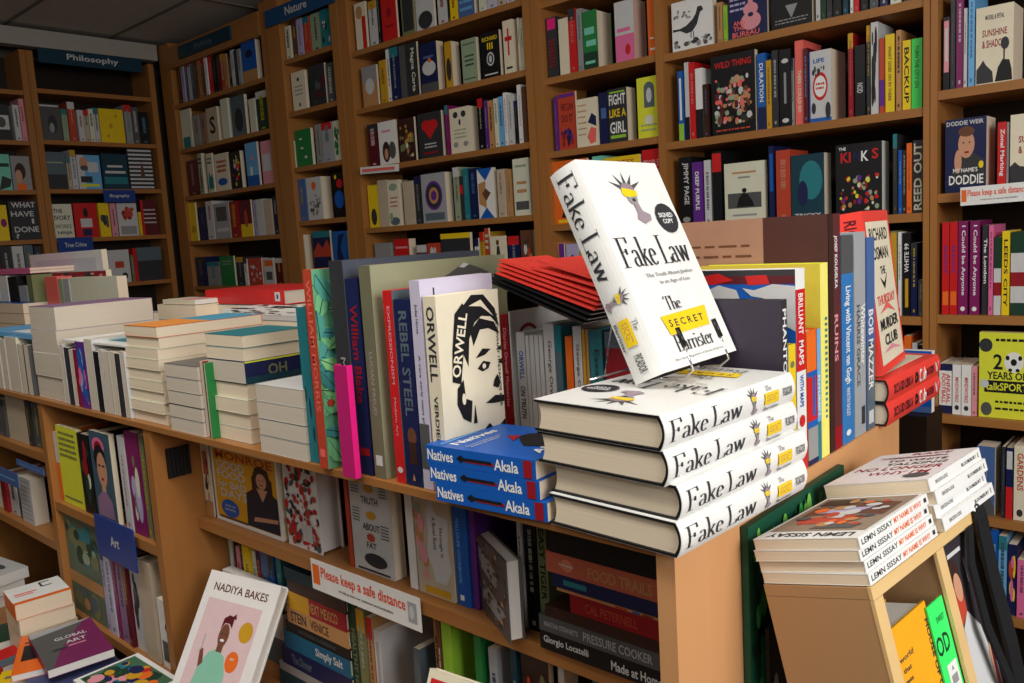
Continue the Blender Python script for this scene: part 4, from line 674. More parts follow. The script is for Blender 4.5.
ords = ['lowest', 'second lowest', 'third', 'fourth', 'fifth', 'topmost']
for a_ in bl: booklet(*a_[:5], .885, .11, a_[5])
for k, a_ in enumerate(reds): booklet(*a_, 'ffred', .885 + .001 * k, .11, f'{ords[k]} thin red booklet of the tilted fan')
# beige ream of paperbacks under the booklets
for k in range(5):
    x0 = PY(594, 330, 1.0).x; zt0 = 1.5 - .150 + k * .0145
    book(LIE_P((x0, 1.112, zt0)), .07, .014, .10, 'tan', 'beige paperback in the small pile behind the display book', 'beige paperbacks behind the display book', page=PAGEG)
sup = MB(); sup.box((PY(594, 330, 1.0).x, 1.04, ZT + .0005), (PY(594,330,1.0).x + .10, 1.115, 1.5 - .1505), PAGEG)
so = sup.build('storage_box'); tag(so, 'plain box behind the display book under beige paperbacks', 'box')
# ---------------------------------------------------------------- books at the counter end, spines towards the window
XS = -.432; GE = 'books standing at the counter end'
def endb(u0, u1, vt, ut, c, W, label, spine=None, back=None, hard=True, vq=400, **kw):
    y0 = PX(u0, vq, XS).y; y1 = PX(u1, vq, XS).y; zt = PX(ut, vt, XS).z
    return book(ENDON((XS, y0, ZT + .0006)), W, y1 - y0 - .0006, zt - ZT, c, label, GE, hard=hard, spine=spine, back=back, **kw)
endb(783, 788.5, 300, 784, 'charcoal', .145, 'dark book with white lettering behind the white stack', spine=[tx('PHANTOM ATLAS', .5, .6, .7, .7, 'white', -90)], back=[rc(0,0,1,1,(58,50,66))] + lines(random.Random(5), .3, .95, .55, 4, .07, 'grey', .012), vq=395)
endb(789.4, 796.5, 345, 792, 'yellow', .12, 'thin yellow spiral-dotted book between dark and red-white spines', spine=[el(.5,.85,.3,.025,'olive'), el(.5,.4,.3,.025,'olive'), rc(0,0,1,.1,'steel')], back=[rc(0,0,1,1,(205,215,225))])
endb(797.2, 806.5, 270, 793, 'white', .21, 'world map book with red and white spine', spine=[rc(0,.5,1,.9,'red'), rc(0,0,1,.12,'red'), tx('BRILLIANT', .5, .78, .2, .5, 'white', -90), tx('MAPS', .5, .59, .12, .5, 'white', -90), tx('WITH MAPS', .5, .4, .16, .4, 'blue', -90), el(.5,.25,.3,.03,'red')],
     back=[rc(0,0,1,1,'nblue'), rc(0,.97,1,1,'charcoal'), rc(0,.93,1,.97,'maroon'), pg([(.3,.96),(.5,.985),(.6,.95),(.45,.925)], 'red'), pg([(.68,.97),(.82,.975),(.84,.93),(.7,.925)], 'red'), pg([(.42,.9),(.5,.925),(.62,.9),(.64,.86),(.6,.8),(.56,.79),(.54,.84),(.44,.86)], 'pale'), pg([(.66,.91),(.74,.9),(.86,.93),(1,.92),(1,.7),(.9,.74),(.84,.8),(.8,.86),(.72,.87)], 'pale')])
endb(807.2, 820.5, 331, 811, 'orange', .15, 'orange, blue and grey block-coloured art book', spine=[rc(0,.7,1,.97,'orange'), rc(0,.3,1,.7,'red'), rc(.4,.36,.6,.7,'blue'), rc(0,.66,1,.7,'blue'), rc(0,.28,1,.33,'blue'), rc(0,.03,1,.28,'grey'), rc(0,0,1,.04,'navy'), rc(.75,0,1,.3,'teal'), rc(.72,.3,1,1,'sky_blue'), tx('FUTURISM', .86, .5, .3, .14, 'white', -90)])
endb(821.2, 829, 264, 819, 'lemon', .175, 'tall pale yellow hardback left of the brown one', spine=[rc(0,0,1,1,(245,235,120))] + [rc(.55,.2 + .03*i,.8,.215 + .03*i,'teal') for i in range(18)], back=[rc(0,0,1,1,(216,196,70))])
endb(829.8, 841.5, 214, 833, 'dark_brown', .27, 'largest brown hardback with pale text panel on its back', spine=[rc(0,0,1,1,(92,44,46)), tx('JOSEF KOUDELKA', .6, .8, .22, .3, 'white', -90), tx('RUINS', .6, .48, .2, .3, 'rose', -90), rc(.0,.0,.4,1,'dark_brown'), rc(.4,.0,1,.1,'crimson')],
     back=[rc(0,0,1,1,(78,44,38)), rc(0,.0,.66,1,(168,128,104))] + lines(random.Random(77), .1, .62, .88, 6, .045, 'brown', .009))
endb(842.2, 854, 236, 843, 'denim', .2, 'blue spine with white lettering beside the brown one', spine=[rc(0,0,1,1,(52,120,185)), rc(0,.82,1,1,'photo'), tx('Living with Vincent', .5, .6, .32, .55, 'white', -90), tx('van Gogh', .5, .36, .14, .55, 'white', -90), tx('MARTIN BAILEY', .5, .2, .14, .3, 'pale', -90), el(.5,.05,.2,.015,'white')])
endb(855, 866, 233, 853, 'silver', .2, 'silver-grey spine between the two blue ones', spine=[tx('HARRIS GRACE', .35, .45, .4, .3, 'photo', -90), tx('Whitewinter', .75, .5, .3, .4, 'white', -90), rc(.6,.05,.9,.14,'charcoal')])
endb(867, 875, 238, 868, 'denim', .2, 'denim blue spine right of the silver one', spine=[rc(0,.45,1,1,'denim'), rc(0,0,1,.45,'steel'), tx('BOB MAZZER', .5, .42, .42, .6, 'white', -90), rc(.2,.03,.8,.1,'pale')])
# red hardbacks
OL, OY, OPX, OPY, OW, OH = 6.6, -6.8, -.460, 1.302, .185, .255
GR = 'red hardbacks at the far end of the counter'; y1r = PX(937, 385, -.418).y; y0r = PX(875, 400, XS).y + .004
spr = [tx('RICHARD OSMAN', .5, .74, .34, .42, 'maroon', -90), el(.5,.5,.25,.03,'black'), tx('Club', .5, .38, .14, .6, 'white', -90), tx('MURDER', .5, .22, .15, .35, 'maroon', -90), tx('V', .5, .08, .08, .5, 'pale', -90)]
for k in range(2):
    book(LIE_X((-.418, y1r, ZT + .0006 + k * .0362)), .16, .0358, y1r - y0r, 'ffred', ['lower of two red hardbacks lying at the counter end', 'upper of two red hardbacks lying, under the leaning one'][k], GR, hard=True, spine=spr, boards='black', bulge=.005, front=[rc(.1,.08,.92,.92,'cream'), tx('MAN', .7, .25, .3, .1, 'black')])
zr = ZT + .0006 + 2 * .0362 + .001
lr, ry_ = math.radians(OL), math.radians(OY); h0 = Vector((math.cos(ry_), -math.sin(ry_), 0)); yo = Vector((math.sin(ry_), math.cos(ry_), 0))
xo = h0 * math.cos(lr) + ZV * math.sin(lr); zo = -h0 * math.sin(lr) + ZV * math.cos(lr)
Po = Vector((OPX, OPY, zr))
book(basis(xo, yo, zo, Po), OW, .036, OH, 'ffred', 'red hardback leaning face-out with cream lettered cover', GR, hard=True, boards='black',
     front=[pg([(.06,.05),(.94,.05),(.94,.93),(.06,.93)], 'cream'), tx('RICHARD', .5, .85, .7, .08, 'black'), tx('OSMAN', .5, .73, .6, .08, 'black'), tx('THE', .5, .62, .2, .05, 'charcoal'), pg([(.35,.58),(.5,.5),(.65,.6),(.5,.54)], 'black'), tx('THURSDAY', .5, .44, .7, .06, 'salmon'), pg([(.2,.36),(.5,.42),(.8,.34),(.5,.38)], 'salmon'), tx('MURDER', .5, .29, .7, .07, 'charcoal'), tx('CLUB', .5, .19, .5, .07, 'charcoal'), pg([(.15,.12),(.5,.15),(.85,.1),(.5,.12)], 'rose')],
     spine=[tx('RICHARD', .5, .8, .3, .5, 'maroon', -90)])
yb = 1.62
x0 = PY(898, 380, yb).x; x1 = PY(930, 380, yb).x; zt = PY(925, 352, yb).z
book(FACE((x0, yb + .03, PY(925, 414, yb).z)), x1 - x0, .02, zt - PY(925, 414, yb).z, 'nblue', 'blue book standing beyond the red hardbacks', None, front=[rc(0,.86,1,.9,'sky_blue'), rc(0,0,1,.1,'denim')])
rk = empty('low_bookcase', Matrix(), 'low dark unit behind the counter end carrying the blue book', 'bookcase')
m = MB(); zz = PY(925, 414, yb).z - .001; m.box((x0, 1.60, 0), (x1, 1.70, zz), DARKB); m.build('body', rk)
# ---------------------------------------------------------------- piles of paperbacks on the left of the counter
def FOREOUT(o): return basis((-1,0,0),(0,-1,0),(0,0,1), o)
def pile(u0, u1, vref, vtop, u2, n, Yf, label, group, tops=('cream',), base=None, page=None, jit=.003, seed=1, Ymax=None, topfront=None):
    rng = random.Random(seed); base = base or ZT
    x0 = PY(u0, vref, Yf).x; x1 = PY(u1, vref, Yf).x; zt = PY(u1, vtop, Yf).z; y1 = PX(u2, vtop, x1).y if u2 else Yf + .2
    if Ymax: y1 = min(y1, Ymax)
    t = (zt - base - .001) / n; od = ['lowest', 'second lowest', 'third lowest', 'fourth up', 'fifth up', 'sixth up', 'seventh up', 'eighth up', 'ninth up', 'tenth up', 'eleventh up']
    for k in range(n):
        j = rng.uniform(-jit, jit); w = 'topmost' if k == n - 1 else od[k]
        book(LIE_P((x0 + j, y1 + rng.uniform(-jit, jit), base + .0006 + k * t)), y1 - Yf, t - .0004, x1 - x0 + 0, tops[min(k, len(tops)-1)] if k < n - 1 else tops[-1], f'{w} {label}', group, page=page or PAGE, front=topfront if k == n - 1 else None)
    return x0, x1, Yf, y1, zt
P1 = pile(33, 58, 350, 307, 152, 4, .71, 'thick cream paperback of the far left counter pile', 'far left pile of thick paperbacks', ('white', 'white', 'white', 'mauve'), page=PAGEG, Ymax=1.02)
P2 = pile(128, 160, 370, 327, 262, 9, .71, 'paperback of the orange-topped counter pile', 'orange-topped pile of paperbacks', ('ivory', 'ivory', 'ivory', 'ivory', 'ivory', 'ivory', 'ivory', 'ivory', 'orange'), page=PAGE, seed=2, Ymax=.955, topfront=[rc(0,0,.5,1,(80,160,190)), rc(.5,0,1,1,(235,150,70))])
P3 = pile(209, 246, 380, 385, 310, 4, .715, 'paperback of the green-topped counter pile', 'green-topped pile of paperbacks', ('pale', 'ivory'), page=PAGE, seed=3, Ymax=.90)
z3 = P3[4] + .0008; zt3 = PY(246, 336, .715).z; z4 = PY(246, 362, .715).z
book(LIE_X((P3[1], P3[3], z3)), P3[1] - P3[0], z4 - z3 - .0006, P3[3] - P3[2], 'navy', 'navy paperback with dim gold letters inside the green-topped pile', None, spine=[rc(.93,0,1,1,'lemon'), tx('OH', .5, .5, .3, .5, 'olive', -90), rc(0,0,.3,1,'dteal')], page=PAGEG)
for k in range(2):
    t3 = (zt3 - z4) / 2
    book(LIE_P((P3[0] + .002 * k, P3[3], z4 + .0004 + k * t3)), P3[3] - P3[2], t3 - .0006, P3[1] - P3[0], ['pale', 'teal'][k], ['second paperback from the top of the green-topped pile', 'topmost paperback, green cover, of the green-topped pile'][k], 'green-topped pile of paperbacks')
P4 = pile(168, 201, 400, 368, None, 5, .696, 'paperback of the short dark-topped counter pile', 'short pile of paperbacks', ('pale', 'charcoal'), page=PAGEG, seed=4, Ymax=.708) if 0 else None
# pile in front of the orange-topped one, nearer the edge
def smallpile(u0, u1, vref, vtop, n, Yf, y1, label, group, tops, seed):
    rng = random.Random(seed); x0 = PY(u0, vref, Yf).x; x1 = PY(u1, vref, Yf).x; zt = PY(u1, vtop, Yf).z; t = (zt - ZT - .001) / n
    for k in range(n):
        w = ['lowest', 'second lowest', 'third lowest', 'fourth up', 'fifth up', 'sixth up'][k] if k < n - 1 else 'topmost'
        book(LIE_P((x0 + rng.uniform(-.002, .002), y1, ZT + .0006 + k * t)), y1 - Yf, t - .0004, x1 - x0, tops[k % len(tops)] if k < n - 1 else tops[-1], f'{w} {label}', group, page=PAGEG)
    return x0, x1
smallpile(168.5, 201, 400, 367, 5, .700, .84, 'paperback of the short pile between two taller ones', 'short pile between two taller piles', ('pale', 'charcoal', 'photo'), 4)
smallpile(258, 304, 420, 390, 4, .698, .83, 'paperback of the low pile beside the teal spine', 'low pile beside the teal spine', ('pale', 'steel', 'pale'), 5)
def foreout(u0, u1, vt, c, label, Yf=.705, W=.15, page=None, group='books standing pages outwards on the counter', vq=370, base=None):
    x0 = PY(u0, vq, Yf).x; x1 = PY(u1, vq, Yf).x; zt = PY((u0 + u1) / 2, vt, Yf).z; base = base or ZT
    book(FOREOUT((x1, Yf + W, base + .0006)), W, x1 - x0 - .0006, zt - base, c, label, group, page=page or PAGEG)
foreout(203, 206.5, 362, 'crimson', 'thin dark red book standing between two counter piles', vq=400); foreout(207, 208.6, 364, 'green', 'thin green book standing between two counter piles', vq=400, Yf=.70)
for q, (a_, b_, v_, c_) in enumerate([(62,66,345,'pale'),(67,71,348,'charcoal'),(71.6,75,350,'pale'),(75.5,78,350,'crimson'),(78.6,87,342,'purple'),(87.6,95,340,'pale'),(95.6,100,352,'black'),(100.6,104,350,'pale'),(104.5,110,352,'silver'),(110.5,116,352,'cream'),(116.5,121,354,'charcoal'),(121.5,126,352,'pale')]):
    lb_ = f"{['narrow','slim','thin'][q % 3]} {cw(c_)} book standing upright, {ORD[q]} right of the far left pile"
    if c_ in ('charcoal','crimson','purple','black'):
        xa, xb = PY(a_, 375, .705).x, PY(b_, 375, .705).x; book(UPRIGHT((xa, .705, ZT + .0006)), .15, xb - xa - .0006, PY(a_, v_, .705).z - ZT, c_, lb_, 'books standing pages outwards on the counter', spine=rnd_blobs(q, 24, ['blue','pink','lilac'], 0, 1, .02, .98, .2) if c_ == 'purple' else [])
    else: foreout(a_, b_, v_, c_, lb_, vq=375)
for q, (a_, b_, v_, c_) in enumerate([(-30,-20,336,'pale'),(-19,-9,336,'cream'),(-8,3,338,'cream'),(4,9,340,'pale'),(10,21,338,'cream'),(21.8,27,345,'black'),(27.5,32,346,'photo')]):
    foreout(a_, b_, v_, c_, f"{cw(c_)} book standing pages out at the photo's left edge, {ORD[q]} from left", vq=380)
# covers lying over them
def liecover(u0, v0, u1, v1, Y0, Y1, t, c, label, fr=None, group=None, page=None, spine=None):
    z = PY(u0, v0, Y0).z; x0 = PY(u0, v0, Y0).x; x1 = PY(u1, v1, Y0).x
    return book(LIE_Y((x1, Y0, z)), Y1 - Y0, t, x1 - x0, c, label, group, front=fr, page=page or PAGEW, spine=spine)
liecover(-20, 334, 32, 334, .71, .87, .012, 'sky_blue', 'pale blue and white book lying on the upright ones', fr=[rc(.1,.1,.9,.5,'white'), rc(.2,.6,.8,.8,'sky_blue')], group='books lying over the upright ones')
liecover(62, 341, 124, 341, .708, .87, .004, 'white', 'white magazine with curled cover lying on upright books', fr=[rc(.2,.2,.7,.6,'teal'), rc(.6,.5,.9,.8,'charcoal')], group='books lying over the upright ones')
# rear of the counter: taller piles
def rearpile(u0, u1, vq, Yf, Yb, ztop, n, label, group, cols_, seed=1, z0=None):
    rng = random.Random(seed); x0 = PY(u0, vq, Yf).x; x1 = PY(u1, vq, Yf).x; z0 = z0 or ZT; t = (ztop - z0) / n
    for k in range(n):
        w = ['lowest', 'second lowest', 'third lowest', 'fourth up', 'fifth up', 'sixth up', 'seventh up'][k] if k < n - 1 else 'topmost'
        book(LIE_P((x0, Yb, z0 + .0006 + k * t)), Yb - Yf, t - .0006, x1 - x0, cols_[k % len(cols_)], f'{w} {label}', group)
    return x0, x1
rp = rearpile(35, 110, 300, 1.06, 1.24, 1.5 - .175, 4, 'book of the pile under the white framed cover', 'rear pile under the white framed cover', ['pale', 'cream', 'steel'])
zr2 = 1.5 - .1745
def rear(u0, u1, vt, c, Yf, label, orient='f', fr=None, spine=None, W=.14, base=zr2, t=.02, group='books standing on the rear pile'):
    x0 = PY(u0, 290, Yf).x; x1 = PY(u1, 290, Yf).x; h = PY((u0+u1)/2, vt, Yf).z - base
    if orient == 'f': book(FACE((x0, Yf + t, base + .0006)), x1 - x0, t, h, c, label, group, front=fr)
    else: book(UPRIGHT((x0, Yf, base + .0006)), W, x1 - x0, h, c, label, group, spine=spine, hard=True)
rear(34, 106, 252, 'white', 1.21, 'large white cover with grey panel standing behind the pile', fr=[rc(.1,.08,.92,.88,(215,215,222))], t=.018)
rear(46, 58, 277, 'salmon', 1.075, 'salmon red spine in front of the white cover', 's', spine=[], W=.05)
rear(59, 63, 279, 'sage', 1.075, 'sage spine right of the salmon one', 's', W=.05); rear(64, 69.5, 279, 'silver', 1.075, 'silver spine right of the sage one', 's', W=.05)
rear(70.5, 118, 277, 'ivory', 1.078, 'pale green-white cover with small bird mark', fr=[el(.75,.25,.08,.08,'grey')], t=.03)
rear(52, 108, 271, 'pale', 1.13, 'cover with red and dark lettering strip behind the salmon spine', fr=[rc(.0,.85,1,.98,'crimson')] + rnd_blobs(5, 12, ['charcoal','rose'], .02, .98, .84, .99, .06), t=.018)
zl = PY(5, 303, 1.02).z
rearpile(-20, 22, 300, 1.02, 1.2, zl, 5, 'book of the rear pile at the left edge', 'rear pile at the left edge', ['pale', 'rose', 'charcoal', 'yellow', 'nblue'], seed=6)
for a_, b_, v_, c_, l_ in [(-15,-1,276,'pale','pale book standing on the rear pile at the left edge'), (0,8,276,'white','white book standing on the rear pile at the left edge'), (9,18,277,'black','black book standing on the rear left pile'), (19,27,286,'silver','short silver book standing on the rear left pile'), (28,33,275,'olive','olive book standing on the rear left pile')]:
    rear(a_, b_, v_, c_, 1.06, l_, 's', base=zl + .0006, spine=[])
for k in range(2):
    z_ = PY(5, 275, 1.06).z + .002 + k * .0105; xa, xb = PY(-15, 280, 1.06).x, PY(31, 280, 1.06).x
    book(LIE_Y((xb, 1.06, z_)), .15, .01, xb - xa, 'pink', ['lower', 'upper'][k] + ' pink book lying across the rear left books', 'pink books lying across the rear left books')
rearpile(157, 195, 305, 1.02, 1.10, PY(180, 305, 1.02).z, 5, 'book of the rear pile below the pink one', 'rear pile below the pink book', ['pale', 'cream', 'silver'], seed=7)
liecover(163, 304, 195, 304, 1.022, 1.10, .012, 'cream', 'cream magazine with a curled edge on the rear pile', fr=[rc(.1,.1,.9,.6,'rose')])
rearpile(209, 283, 305, 1.08, 1.30, PY(245, 305, 1.08).z, 5, 'book of the rear pile below the bright red one', 'rear pile below the bright red book', ['pale', 'teal', 'cream'], seed=8)
zq = PY(245, 305, 1.08).z + .001; x0 = PY(206, 300, 1.085).x; x1 = PY(283, 290, 1.085).x
book(basis((0,0,1),(0,1,0),(-1,0,0),(x1, 1.085, zq)), .2, .036, x1 - x0, 'red', 'bright red box-like book lying at the rear of the counter', None, hard=True, spine=[rc(.25,.04,.85,.1,'pale'), rc(.4,.06,.7,.08,'charcoal')], page=PAGEG)
liecover(222, 326, 300, 318, .96, 1.07, .009, 'white', 'white magazine with black blotches between piles', fr=rnd_blobs(17, 22, ['charcoal','black'], .05, .95, .05, .95, .1), spine=rnd_blobs(18, 16, ['charcoal','black','olive'], .0, 1, .02, .98, .1)) if 0 else None
x0 = PY(224, 318, .98).x; x1 = PY(301, 310, .98).x; zq = PY(262, 320, .98).z
rearpile(224, 300, 318, .975, 1.07, zq, 4, 'book of the pile under the blotched magazine', 'pile under the blotched magazine', ['pale', 'sage', 'cream'], seed=9)
for k, (c_, l_) in enumerate([('pale', 'pale magazine below the black-and-white blotched one'), ('white', 'white magazine with black blotches on the counter')]):
    book(LIE_Y((x1, .975, zq + .0012 + k * .011)), .1, .0105, x1 - x0, c_, l_, None, front=rnd_blobs(17, 24, ['charcoal','black'], .02, .98, .05, .95, .1) if k else None, spine=rnd_blobs(18 + k, 16, ['charcoal','black','olive'], .0, 1, .02, .98, .1) if k else [])
# ---------------------------------------------------------------- shelves under the counter
flor = [rc(.15,.55,.8,.85,'brick'), el(.4,.4,.2,.06,'charcoal'), rc(0,0,1,.2,'tan')] + rnd_blobs(51, 14, ['salmon','tan','charcoal'], .05, .95, .05, .95, .08)
good = [rc(0,0,1,1,'white'), rc(.03,.05,.97,.97,(225,165,30)), tx('MONROE', .5, .9, .86, .1, 'brick'), tx('GOOD', .3, .77, .44, .1, 'pale'), tx('FOOD', .3, .65, .44, .1, 'pale'), tx('for BAD', .3, .52, .44, .09, 'pale'), tx('DAYS', .32, .4, .42, .1, 'pale'), el(.24,.2,.14,.12,'nblue'), tx('OVER 100', .24, .23, .16, .02, 'pale'), tx('RECIPES', .24, .18, .16, .02, 'pale')] + \
    [el(.76,.66,.13,.2,'dark_brown'), pg([(.5,.06),(1-.03,.06),(.97,.5),(.86,.58),(.66,.58),(.52,.48)], (35,38,55)), pg([(.68,.58),(.84,.58),(.76,.42)], 'skin'), el(.76,.68,.075,.1,'skin'), pg([(.64,.7),(.68,.84),(.76,.87),(.86,.83),(.89,.7),(.82,.78),(.72,.79)], 'dark_brown'), rc(.62,.48,.67,.72,'dark_brown'), rc(.86,.48,.91,.72,'dark_brown'), pg([(.6,.14),(.95,.2),(.96,.25),(.62,.2)], 'skin'), el(.735,.69,.01,.008,'black'), el(.785,.69,.01,.008,'black'), el(.76,.635,.025,.008,'crimson'), rc(.06,.05,.5,.08,'brown')]
good = [tuple([i[0]] + ([[(a_, b_ * .9) for a_, b_ in i[1]], i[2]] if i[0] == 'p' else [i[1], i[2] * .9, i[3], i[4] * .9, i[5]] if i[0] == 'r' else [i[1], i[2] * .9, i[3], i[4] * .9, i[5]] if i[0] == 'e' else [i[1], i[2], i[3] * .9] + list(i[4:]))) for i in good]
pome = leaves(53, 26, ['charcoal','steel']) + rnd_blobs(52, 70, ['brick','red'], .0, 1, .0, 1, .065) + rnd_blobs(54, 50, ['navy','photo'], .0, 1, .0, 1, .03) + [pg([(.5,.1),(.8,.1),(.8,.28),(.5,.28)], 'pale')]
truth = [tx('TRUTH', .5, .72, .42, .07, 'charcoal'), tx('ABOUT', .5, .46, .42, .07, 'charcoal'), tx('FAT', .48, .28, .24, .06, 'charcoal'), el(.5,.84,.12,.04,'gold'), el(.52,.58,.12,.04,'gold'), el(.48,.36,.1,.04,'brick'), el(.56,.14,.28,.07,'charcoal'), el(.5,.95,.12,.05,'brick')] + sum([[rc(.06,.9 - .03*i,.26,.91 - .03*i,'photo'), rc(.76,.9 - .03*i,.94,.91 - .03*i,'photo'), rc(.06,.62 - .03*i,.24,.63 - .03*i,'photo'), rc(.74,.5 - .03*i,.94,.51 - .03*i,'photo')] for i in range(5)], []) + [rc(.1,.02,.9,.04,'charcoal')]
dairy = [pg([(.5,.15),(.42,.3),(.3,.4),(.38,.6),(.35,.8),(.5,.95),(.62,.8),(.95,.78),(.9,.5),(.97,.3),(.8,.15)], 'pale'), tx('A Bowl Runs', .55, .62, .32, .1, 'photo', -90), tx('Through It', .72, .55, .3, .1, 'photo', -90), rc(.2,.02,.9,.09,'gold')] + rnd_blobs(54, 12, ['tan','rose','sage'], .0, .35, .1, .9, .12)
tile = [rc(0,0,1,1,(90,80,76)), pg([(.1,.62),(.7,.5),(.75,.72),(.15,.86)], 'grey'), pg([(.25,.2),(.85,.1),(.9,.32),(.3,.45)], 'grey')] + rnd_blobs(55, 60, ['brown','charcoal','tan','photo'], .0, 1, .0, 1, .05)
row([fo(197,217,218,441,'cream',d='cream and red flowered cover',fr=flor,hard=True), fo(219.5,283,284,446,'white',d='yellow cover with dark haired woman',fr=good), fo(288,320,343,458,'white',d='white cover with red pomegranates',fr=pome,hard=True,pg=PAGEW), sp(347,350.5,470,'brick',sp=[]), fo(352,391,403,474,'pale',d='white illustrated frying pan',fr=truth), sp(406,413,488,'white',sp=[]), fo(415,450,451.5,494,'beige',d='cream cover with ornate label',fr=dairy), sp(452.5,465.5,498,'nblue',sp=[tx('HALLOUMI COOKBOOK',.3,.5,.6,.25,'sky_blue',-90),rc(.2,.05,.5,.1,'white')]), sp(466.3,472,504,'purple',sp=[]), sp(516,520,520,'pale'), sp(521,533,515,'black'), sp(535,544,518,'olive',sp=[tx('EASY TIGER',.5,.6,.6,.6,'black',-90)])],
    -.541, 'upper counter shelf', 540, Yf=.80, hmax=.203, depth=.14)
A_t, B_t = PY(475, 575, .825), PY(506.5, 590, .757)
d_t = Vector((B_t.x - A_t.x, B_t.y - A_t.y, 0)); w_t = d_t.length; d_t.normalize(); n_t = Vector((d_t.y, -d_t.x, 0))
book(basis(n_t, d_t, (0,0,1), Vector((A_t.x, A_t.y, S1 + .0008)) - n_t * .022), w_t, .022, PY(475, 529, .825).z - S1, 'photo', 'dark patterned tile cover with thick white pages, turned askew', None, hard=True, front=tile, page=PAGEW)
def spinepile(items, X1, Yf, base, group, dep=.13):
    z = base + .0006
    for (u0, vt, c, label, spn, hd) in items[::-1]:
        x0 = PY(u0, vt + 6, Yf).x; zt = PY(u0, vt, Yf).z; t = zt - z
        x1 = X1 - random.Random(int(u0 * 7 + vt)).uniform(0, .006)
        if t < .003: t = .004
        book(basis((0,0,1),(0,1,0),(-1,0,0),(x1, Yf, z)), dep, t - .0005, x1 - x0, c, label, group, hard=hd, spine=spn); z += t
spinepile([(549, 530, 'black', 'topmost black book of the cookbook pile', [], True),
           (546, 550, 'brick', 'salmon spine with round emblem in the cookbook pile', [rc(0,0,1,1,(190,98,74)), tx('FOOD TRAILS', .45, .42, .48, .56, 'tan', -90), el(.5,.83,.3,.05,(210,130,100)), tx('lonely', .5, .83, .12, .16, 'pale', -90)], True),
           (552, 572, 'navy', 'dark blue book under the salmon cookbook', [rc(.3,.7,.7,.9,'teal')], False),
           (557, 587, 'tan', 'tan book with coloured blocks in the cookbook pile', [rc(.2,.4,.8,.5,'red'), rc(.2,.3,.8,.36,'nblue'), rc(.2,.2,.8,.28,'crimson'), rc(.35,.6,.65,.9,'salmon')], False),
           (570, 594, 'crimson', 'dark red book with dim lettering in the cookbook pile', [tx('CAL PETERNELL', .5, .6, .5, .5, 'brick', -90)], True),
           (545, 604, 'dark_brown', 'dark brown book above the grey cookbook', [], True),
           (539, 613, 'photo', 'grey spine with pale capitals in the cookbook pile', [tx('MARTHA STEWART\'S', .5, .83, .26, .34, 'silver', -90), tx('PRESSURE COOKER', .5, .42, .48, .56, 'silver', -90)], True),
           (540, 629, 'black', 'lowest black book of the cookbook pile, white lettering', [tx('Giorgio Locatelli', .55, .8, .34, .5, 'pale', -90), tx('Made at Home', .45, .30, .34, .5, 'pale', -90)], True)],
          PY(681, 600, .775).x, .775, S1, 'cookbooks lying in a pile at the right of the upper shelf', dep=.14)
# lower shelf
row([sp(350,357.5,606,'dark_green',sp=[tx('HEALTHY HOME',.5,.5,.6,.5,'olive',-90)]), sp(358.5,366,612,'olive'), sp(367,372,620,'tan'), sp(373,379,633,'pale',D=.2,sp=[rc(.3,.1,.7,.9,'silver')]), sp(412,418,650,'steel',D=.12,sp=[tx('Ottolenghi',.5,.5,.3,.5,'grey',-90)]), sp(434,437,620,'tan'), sp(438,442,622,'brown'), sp(443,452,622,'lime',sp=[tx('LEON',.5,.45,.3,.6,'ivory',-90)],D=.08), sp(474,481,634,'green',sp=[tx('VEG',.5,.5,.3,.5,'sage',-90)],D=.08), sp(487,495,650,'silver',D=.07), sp(510,516,645,'dteal'), fo(518,545,547,657,'dark_brown',d='dark cover with painted fruit',fr=rnd_blobs(56,26,['tan','olive','rose','gold','brick'],.02,.98,.05,.95,.12)), fo(556,562,576,668,'pale'), sp(590,600,676,'teal'), sp(602,612,680,'navy')],
    -.845, 'lower counter shelf', 660, Yf=.802, hmax=.27, depth=.12)
spinepile([(284, 566, 'dteal', 'topmost dark teal book behind the notice', [], True),
           (287, 578, 'dark_brown', 'dark brown book in the lower left cookbook pile', [], True),
           (288, 590, 'crimson', 'red book with gold panel in the lower left pile', [rc(0,.62,1,1,'gold'), tx('NEXT MEXICO', .5, .38, .5, .6, 'tan', -90)], True),
           (287, 606, 'tan', 'tan book below the red and gold one', [tx('STEIN', .5, .8, .26, .7, 'charcoal', -90), tx('VENICE', .5, .45, .3, .6, 'brown', -90)], True),
           (286, 620, 'black', 'black book between tan and blue ones', [tx('THE CLASSIC COOKBOOK', .5, .5, .6, .35, 'photo', -90)], True),
           (284, 629, 'teal', 'blue-green book with white lettering in the lower pile', [rc(0,0,1,1,(30,95,130)), tx('Simply Salt', .5, .3, .4, .6, 'pale', -90)], True),
           (282, 644, 'navy', 'navy book in the lower pile', [tx('The Dinner', .5, .7, .3, .5, 'steel', -90)], True),
           (280, 660, 'grey', 'grey book in the lower pile', [], True),
           (280, 668, 'dteal', 'lowest dark teal book in the lower pile', [el(.5,.3,.3,.06,'gold')], True)],
          PY(349, 640, .80).x, .80, S2, 'cookbooks lying in the lower left pile', dep=.13)
row([sp(213,218,535,'teal'), sp(219,222,535,'dteal'), sp(222.6,225,537,'pale'), sp(225.6,228.4,538,'lime'), sp(229,231,540,'rose'), sp(231.5,234,541,'maroon'), sp(234.5,238,548,'rose'), sp(238.5,242,545,'charcoal'), sp(243,250,547,'yellow'), sp(251,254,552,'ivory'), sp(254.5,258,552,'brick'), sp(259,266,553,'denim'), sp(267,272,556,'nblue'), sp(273,278,558,'teal')],
    -.845, 'back of the lower counter shelf', 560, Yf=.835, hmax=.30, depth=.1)
